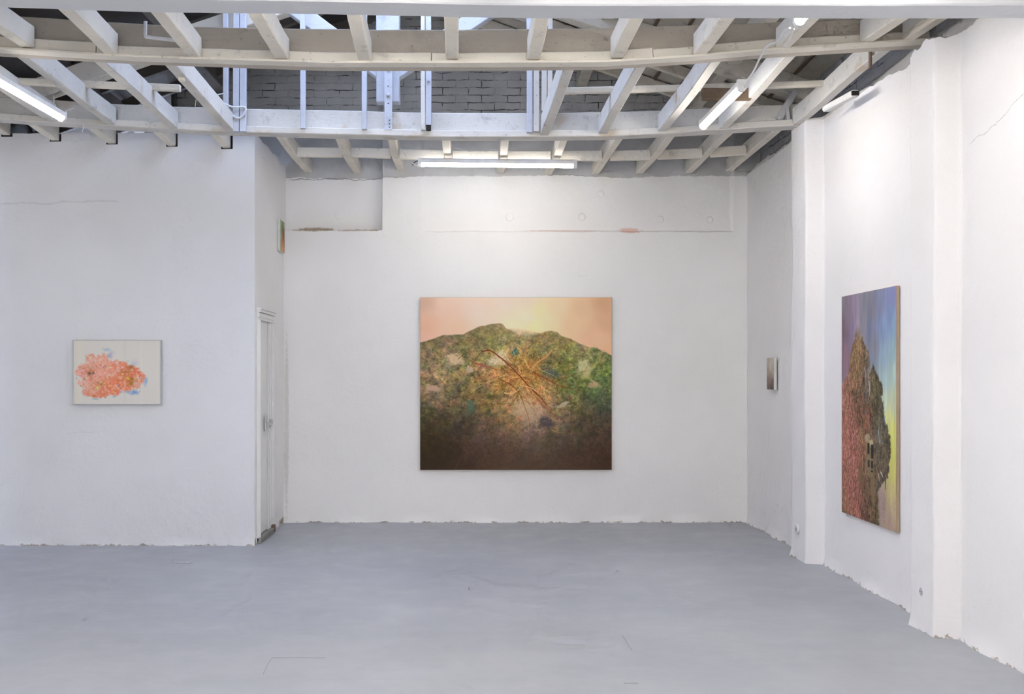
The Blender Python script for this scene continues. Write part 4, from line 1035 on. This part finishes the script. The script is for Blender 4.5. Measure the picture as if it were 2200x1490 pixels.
def paint_flowers():
    r = np.random.default_rng(5); h, w_ = 230, 320
    img = np.zeros((h, w_, 3)) + np.array((208, 204, 197.0))
    V, U = np.mgrid[0:h, 0:w_]; U = U / w_; V = V / h
    for (u, wd, k) in ((.07, .03, (3, 2, -4)), (.59, .012, (-5, -3, -6)), (.78, .01, (4, 3, -2)), (.965, .004, (8, 6, 4))):
        img += np.exp(-((U - u) / wd) ** 2)[..., None] * np.array(k, float)
    Zc = lambda x, y: ((x - 215) / 1465, (y - 245) / 1070)
    for (x, y, rx, ry, c, a) in ((780, 400, .06, .035, (140, 168, 196), .6), (850, 450, .05, .05, (170, 168, 184), .6), (810, 510, .05, .05, (160, 150, 170), .7), (1230, 640, .07, .05, (160, 168, 186), .5), (1430, 930, .035, .10, (138, 160, 200), .7), (1230, 1120, .08, .05, (100, 140, 190), .8), (1120, 1110, .05, .03, (120, 150, 190), .7), (580, 1230, .06, .02, (130, 150, 168), .6), (900, 1190, .03, .02, (130, 150, 168), .6), (270, 880, .02, .03, (150, 170, 190), .6), (1130, 590, .03, .02, (150, 180, 150), .6), (990, 1110, .08, .04, (186, 160, 172), .7), (400, 1150, .03, .03, (150, 160, 160), .6), (720, 375, .02, .02, (190, 200, 150), .6), (1240, 580, .06, .06, (196, 190, 196), .5)):
        u, v = Zc(x, y); dab(img, u, v, rx, ry, c, a, .8, r)
    body = [(500, 540, 110, 80), (560, 600, 130, 80), (700, 600, 120, 140), (450, 780, 190, 160), (300, 780, 60, 80), (640, 780, 220, 200), (880, 720, 200, 150), (1020, 680, 120, 100), (1150, 800, 190, 140), (1300, 830, 110, 100), (500, 950, 190, 150), (750, 950, 240, 170), (1000, 950, 250, 150), (1250, 950, 120, 110), (480, 1110, 110, 80), (680, 1120, 160, 90), (900, 1080, 120, 100), (1120, 1040, 90, 50), (560, 1170, 80, 40), (1370, 880, 50, 70)]
    m = np.zeros((h, w_))
    for (x, y, a, b) in body:
        u, v = Zc(x, y); d = ((U - u) / (a / 1465)) ** 2 + ((V - v) / (b / 1070)) ** 2
        m = np.maximum(m, np.clip(1.5 - d, 0, 1))
    m = np.clip((m + (fbm(h, w_, 9, r, 4) - .5) * 1.7 - .42) * 2, 0, 1) * (m > .02)
    base = idw(h, w_, [Zc(x, y) + (c,) for (x, y, c) in ((450, 560, (222, 168, 152)), (700, 620, (222, 172, 152)), (500, 780, (196, 128, 100)), (300, 780, (222, 170, 164)), (660, 800, (226, 164, 146)), (980, 680, (224, 130, 104)), (860, 760, (222, 146, 116)), (1100, 760, (190, 116, 70)), (1280, 820, (222, 120, 92)), (1190, 900, (180, 118, 60)), (400, 950, (222, 170, 156)), (620, 1000, (206, 140, 100)), (880, 980, (226, 130, 92)), (1100, 1010, (222, 132, 92)), (1330, 960, (210, 160, 140)), (480, 1120, (214, 150, 130)), (700, 1130, (214, 130, 96)), (880, 1120, (224, 120, 84)))], 3)
    img = img * (1 - m[..., None]) + base * m[..., None]
    pal = [(238, 184, 168), (244, 204, 190), (232, 140, 112), (226, 110, 82), (214, 96, 64), (240, 170, 140), (196, 90, 52), (150, 96, 40), (176, 122, 60), (222, 176, 172), (240, 190, 110)]
    wts = np.array([16, 9, 14, 10, 6, 14, 5, 3, 4, 8, 3.0]); wts /= wts.sum()
    for _ in range(1500):
        u, v = r.random(), r.random()
        if m[int(v * h), int(u * w_)] < .5: continue
        c = np.array(pal[r.choice(len(pal), p=wts)]); c = (c * .6 + img[int(v * h), int(u * w_)] * .4) * .93 + 12
        s_ = r.uniform(.008, .022)
        dab(img, u, v, s_, s_ * r.uniform(.8, 1.5), c, r.uniform(.4, .85), .6, None, r.uniform(0, 3))
    for (x, y, s_, c) in ((620, 1040, .025, (206, 216, 120)), (845, 700, .013, (240, 220, 140)), (1045, 810, .013, (244, 220, 140)), (820, 1010, .014, (244, 210, 90)), (735, 965, .012, (226, 200, 60)), (1130, 885, .025, (240, 176, 70)), (880, 1110, .013, (246, 200, 110)), (1310, 915, .012, (240, 206, 120)), (980, 755, .02, (190, 190, 186)), (480, 800, .03, (120, 84, 66)), (545, 795, .02, (110, 88, 80)), (720, 695, .016, (150, 140, 160)), (980, 1010, .02, (150, 120, 120)), (395, 890, .016, (130, 130, 120)), (1180, 975, .03, (140, 120, 40)), (1200, 890, .022, (140, 110, 30)), (1180, 690, .03, (150, 100, 60)), (560, 1180, .025, (190, 120, 60)), (550, 520, .018, (190, 150, 110)), (680, 980, .02, (150, 130, 50))):
        u, v = Zc(x, y); dab(img, u, v, s_, s_ * 1.3, c, .85, .6)
    hairs(img, 9000, np.where(m > .5, .8, 0.0), [(240, 190, 176), (190, 90, 60), (230, 140, 110)], r, 5, .5, None, .35)
    return img

def paint_tall():
    r = np.random.default_rng(21); h, w_ = 420, 260
    # u,v measured on the photo's canvas, evened out for the slant
    pts = [(.04, .03, (120, 110, 124)), (.04, .15, (112, 92, 104)), (.15, .10, (126, 106, 122)), (.28, .06, (138, 118, 146)), (.30, .16, (150, 130, 150)), (.45, .05, (118, 118, 130)), (.42, .14, (126, 124, 136)), (.6, .08, (116, 112, 130)), (.75, .06, (116, 122, 156)), (.92, .04, (120, 122, 176)), (.9, .12, (112, 132, 178)), (.72, .16, (116, 130, 172)),
           (.1, .24, (116, 92, 108)), (.2, .22, (118, 104, 140)), (.08, .33, (140, 104, 118)), (.55, .24, (110, 116, 148)), (.8, .24, (118, 142, 182)), (.95, .22, (120, 150, 180)), (.62, .30, (120, 118, 130)), (.6, .36, (120, 130, 150)), (.8, .35, (134, 164, 186)), (.95, .33, (134, 166, 174)), (.8, .45, (156, 184, 186)), (.95, .43, (160, 186, 176)), (.82, .52, (184, 198, 172)), (.97, .52, (180, 190, 150)), (.85, .58, (206, 206, 120)), (.95, .62, (204, 204, 96)), (.9, .68, (206, 206, 80)), (.95, .76, (200, 194, 90)), (.93, .84, (196, 178, 110)), (.96, .9, (186, 160, 120)), (.9, .97, (170, 140, 122)), (.75, .9, (160, 132, 124))]
    vm = lambda v: v - .07 * min(1, max(0, (.72 - v) / .3))
    img = idw(h, w_, [(a, vm(b) if b > .18 else b, c) for a, b, c in pts], 3)
    img *= 1 + (fbm(h, w_, 12, r, 3, .6, 4)[..., None] - .5) * .18
    V, U = np.mgrid[0:h, 0:w_]; U = U / w_; V = V / h
    wr = ((fbm(h, w_, 24, r, 3) - .5) * .12, (fbm(h, w_, 24, r, 3) - .5) * .08)
    land = [(.3, .2, (130, 104, 92)), (.35, .28, (120, 96, 60)), (.3, .34, (128, 92, 56)), (.42, .32, (140, 100, 76)), (.28, .40, (134, 104, 54)), (.5, .36, (104, 88, 52)), (.4, .42, (106, 84, 48)), (.2, .44, (120, 92, 60)), (.25, .52, (78, 64, 34)), (.33, .5, (92, 74, 42)), (.1, .46, (140, 90, 70)), (.05, .52, (160, 110, 92)), (.45, .44, (96, 92, 104)), (.6, .42, (104, 92, 62)), (.65, .5, (84, 72, 42)), (.55, .56, (80, 66, 40)), (.42, .55, (124, 80, 60)), (.7, .57, (84, 84, 70)),
            (.1, .62, (156, 92, 76)), (.2, .6, (146, 84, 66)), (.15, .7, (162, 88, 74)), (.08, .8, (146, 84, 70)), (.22, .78, (160, 88, 74)), (.3, .68, (150, 88, 70)), (.05, .92, (116, 92, 50)), (.2, .9, (150, 82, 66)), (.35, .88, (140, 80, 62)), (.1, .97, (110, 96, 54)), (.3, .97, (150, 84, 68)), (.38, .62, (84, 66, 38)), (.5, .62, (150, 84, 64)), (.45, .66, (140, 116, 60)), (.55, .72, (120, 96, 66)), (.5, .78, (108, 84, 54)), (.6, .64, (84, 74, 52)), (.7, .66, (92, 84, 70)), (.75, .72, (96, 84, 54)), (.85, .72, (78, 72, 44)), (.86, .78, (120, 90, 82)),
            (.65, .8, (110, 90, 60)), (.7, .86, (90, 74, 56)), (.8, .84, (78, 74, 76)), (.55, .86, (90, 64, 46)), (.45, .9, (70, 54, 36)), (.6, .92, (128, 98, 62)), (.5, .97, (120, 76, 58)), (.72, .97, (100, 102, 50)), (.66, .95, (90, 76, 46)), (.82, .93, (160, 128, 116)), (.88, .98, (156, 122, 100))]
    L = idw(h, w_, [(a, vm(b), c) for a, b, c in land], 5, wr)
    L *= 1 + ((fbm(h, w_, 8, r, 4, .7, 1.6) - .5) * 1.2 + (fbm(h, w_, 3.5, r, 2) - .5) * .7)[..., None]
    def edge(ps): return np.interp(np.arange(h) / h, [p[1] for p in ps], [p[0] for p in ps])
    le = edge([(.29, .12), (.29, .135), (.24, .195), (.18, .26), (.135, .345), (.055, .39), (-.05, .43), (-.05, 1)])
    re_ = edge([(.31, .12), (.33, .14), (.42, .20), (.53, .263), (.55, .315), (.54, .36), (.53, .37), (.53, .38), (.70, .382), (.72, .385), (.76, .44), (.79, .49), (.83, .555), (.905, .61), (.93, .665), (.90, .72), (.87, .785), (.77, .82), (.70, .86), (.72, 1)])
    jit = (fbm(h, w_, 6, r, 3) - .5) * .05
    m = np.clip((U - le[:, None] + jit) / .02, 0, 1) * np.clip((re_[:, None] - U + jit) / .02, 0, 1) * (V > .12)
    # second peak
    d2 = np.clip((.60 + (V - .31) * 1.8 - U + jit) / .02, 0, 1) * np.clip((U - (.60 - (V - .31) * 1.3) + jit) / .02, 0, 1) * (V > .31) * (V < .45)
    d2 = d2 * (U < .775)
    m = np.maximum(m, d2)
    fade = np.clip((V - .12) / .10, 0, 1)
    m = (m * fade)[..., None]
    img = img * (1 - m) + L * m
    inside = m[..., 0] > .5
    def reg(u, v, ru, rv): return np.exp(-(((U - u) / ru) ** 2 + ((V - v) / rv) ** 2)) * inside
    up = lambda x, y: np.full(x.shape, -1.45)
    hairs(img, 34000, reg(.15, .75, .2, .28), [(206, 124, 108), (180, 96, 80), (120, 60, 44), (222, 150, 130), (104, 66, 40)], r, 11, .15, up, .6, True)
    hairs(img, 9000, reg(.08, .46, .08, .10), [(206, 150, 130), (170, 100, 80)], r, 8, .3, None, .5)
    hairs(img, 14000, reg(.33, .31, .15, .12), [(176, 140, 80), (96, 66, 34), (190, 130, 100), (206, 170, 100)], r, 8, .4, None, .5)
    hairs(img, 9000, reg(.28, .49, .09, .10), [(96, 84, 44), (60, 46, 22)], r, 16, .04, up, .5)
    hairs(img, 9000, reg(.66, .46, .1, .12), [(120, 112, 60), (70, 56, 30), (140, 120, 76)], r, 10, .3, None, .5)
    hairs(img, 12000, reg(.72, .70, .12, .14), [(150, 130, 96), (80, 66, 44), (120, 130, 140), (150, 84, 60)], r, 8, .3, None, .5)
    hairs(img, 7000, reg(.5, .58, .08, .08), [(196, 104, 80), (110, 56, 40)], r, 8, .3, None, .5)
    hairs(img, 7000, np.exp(-(((U - .82) / .12) ** 2 + ((V - .93) / .08) ** 2)), [(196, 170, 160), (120, 84, 84), (90, 60, 54)], r, 3, .5, None, .5)
    # broken masonry with window openings
    for (u, v, a, b, c) in ((.50, .635, .07, .025, (176, 156, 124)), (.56, .69, .07, .08, (128, 110, 76)), (.545, .755, .09, .06, (138, 116, 80)), (.60, .85, .045, .10, (136, 106, 70)), (.57, .655, .05, .018, (190, 176, 124)), (.37, .80, .05, .07, (120, 92, 58))):
        dab(img, u, v, a, b, c, .85, .4, r)
    for (u, v, a, b) in ((.525, .683, .020, .024), (.595, .692, .022, .030), (.53, .748, .018, .015), (.59, .758, .020, .025)):
        y0, y1, x0, x1 = int((v - b) * h), int((v + b) * h), int((u - a) * w_), int((u + a) * w_)
        img[y0:y1, x0:x1] = np.array((46, 38, 32.0)) * (1 + (r.random((y1 - y0, x1 - x0, 1)) - .5) * .2)
    img[int(.765 * h):int(.773 * h), int(.52 * w_):int(.62 * w_)] = (128, 108, 78)
    def S(p, wd, c, a=.8): stroke(img, [(a_, vm(b_)) for a_, b_ in p], wd * .8, c, a)
    S([(.27, .36), (.30, .40), (.26, .44), (.22, .47)], 1.3, (196, 164, 96)); S([(.46, .40), (.47, .46), (.5, .52)], 2.4, (112, 122, 146)); S([(.53, .45), (.54, .49), (.51, .53)], 1.8, (196, 196, 184)); S([(.60, .50), (.70, .55), (.78, .57)], .8, (166, 142, 92)); S([(.5, .42), (.55, .40), (.56, .36)], 1.0, (120, 110, 60))
    S([(.49, .56), (.52, .585)], 2.5, (70, 90, 126)); S([(.80, .575), (.82, .60)], 2.0, (80, 110, 150)); S([(.70, .62), (.72, .66), (.74, .65)], 2, (150, 160, 170)); S([(.74, .77), (.78, .79)], 2.5, (196, 180, 160)); S([(.70, .78), (.72, .81)], 2.5, (190, 160, 140)); S([(.82, .79), (.82, .84)], 3, (66, 70, 84)); S([(.4, .62), (.42, .68)], 2, (160, 140, 70)); S([(.52, .57), (.54, .62)], 2.5, (200, 100, 80))
    g_ = img.mean(axis=2, keepdims=True)
    return g_ + (img - g_) * .78

def paint_small(kind):
    r = np.random.default_rng(3 if kind == 'grey' else 4); h, w_ = 110, 80
    if kind == 'grey':
        pts = [(.2, .1, (176, 168, 156)), (.8, .1, (186, 182, 170)), (.5, .3, (190, 180, 164)), (.2, .4, (160, 146, 138)), (.8, .45, (176, 168, 150)), (.5, .6, (150, 132, 124)), (.2, .75, (136, 118, 110)), (.8, .8, (118, 100, 98)), (.3, .95, (110, 96, 90)), (.7, .95, (84, 72, 70))]
        img = idw(h, w_, pts, 3); img *= 1 + (fbm(h, w_, 5, r, 3, .6, 3)[..., None] - .5) * .35
        hairs(img, 1500, np.clip(np.mgrid[0:h, 0:w_][0] / h - .45, 0, 1), [(90, 76, 74), (120, 100, 96)], r, 12, .1, lambda x, y: np.full(x.shape, -1.57), .5)
    else:
        pts = [(.1, .1, (150, 178, 150)), (.8, .1, (140, 168, 130)), (.1, .5, (150, 176, 140)), (.3, .3, (130, 140, 104)), (.6, .25, (110, 92, 66)), (.7, .45, (150, 84, 56)), (.5, .6, (170, 110, 74)), (.7, .7, (206, 140, 96)), (.5, .9, (206, 150, 108)), (.9, .6, (130, 80, 56)), (.1, .9, (168, 160, 110)), (.9, .95, (190, 140, 96)), (.95, .3, (110, 100, 70))]
        img = idw(h, w_, pts, 3); img *= 1 + (fbm(h, w_, 6, r, 3, .6, 2)[..., None] - .5) * .35
    return img

def canvas(label, cat, img, W_, H_, T_, loc, rotz, edge_mat, nm='painting', frame=None):
    """loc is the wall-side lower corner; local x along the wall, -y out of the wall"""
    root = empty(nm, loc, label=label, cat=cat); root.rotation_euler = (0, 0, rotz)
    def lbox(n_, x0, x1, y0, y1, z0, z1, mat, bev=.002):
        bm = bmesh.new(); bm_box(bm, x0, x1, y0, y1, z0, z1, bev)
        me = bpy.data.meshes.new(n_); bm.to_mesh(me); bm.free(); return link(n_, me, mat, root)
    if frame is None:
        lbox('stretcher', 0, W_, -T_ + .0015, -.004, 0, H_, edge_mat)
        link('painted_canvas', painting_mesh('painted_canvas', img, W_ - .004, H_ - .004), M['paint'], root, (.002, -T_ + .0005, .002))
    else:
        f_ = frame
        lbox('backing', f_ * .4, W_ - f_ * .4, -T_ + .008, -.004, f_ * .4, H_ - f_ * .4, M['canvas_white'])
        link('painted_sheet', painting_mesh('painted_sheet', img, W_ - 2 * f_, H_ - 2 * f_), M['paint'], root, (f_, -T_ + .006, f_))
        bm = bmesh.new()
        bm_box(bm, 0, W_, -T_, -.003, 0, f_, .001); bm_box(bm, 0, W_, -T_, -.003, H_ - f_, H_, .001)
        bm_box(bm, 0, f_, -T_, -.003, f_, H_ - f_, .001); bm_box(bm, W_ - f_, W_, -T_, -.003, f_, H_ - f_, .001)
        me = bpy.data.meshes.new('frame'); bm.to_mesh(me); bm.free(); link('frame', me, M['frame'], root)
    return root

a = px(902.5, 1009, 10.555); b = px(1314.5, 638.5, 10.555)
canvas('large unframed painting of a tangled green mountain with orange roots under peach sky', 'painting', paint_mountain(), b.x - a.x, b.z - a.z, .036, (a.x, 10.593, a.z), 0, M['canvas'])
a = px(155.5, 868.5, YL - .02); b = px(346.5, 729.5, YL - .02)
canvas('framed picture of a cloud of pink and orange flowers on cream', 'picture', paint_flowers(), b.x - a.x, b.z - a.z, .035, (a.x, YL + .018, a.z), math.radians(-.9), None, nm='framed_picture', frame=.007)
canvas('tall unframed canvas of a pink and brown rocky peak with ruined windows', 'painting', paint_tall(), 1.0, 1.637, .027, (2.853, 7.79, .49), -math.pi / 2, M['canvas'])
canvas('tiny grey and cream canvas alone beside the far pilaster', 'painting', paint_small('grey'), .225, .30, .032, (2.858, 9.755, 1.39), -math.pi / 2, M['canvas_white'])
canvas('tiny green and orange canvas hung high above the narrow door', 'painting', paint_small('green'), .235, .315, .034, (XA - .002, 10.245, 2.77), math.pi / 2, M['canvas_white'])
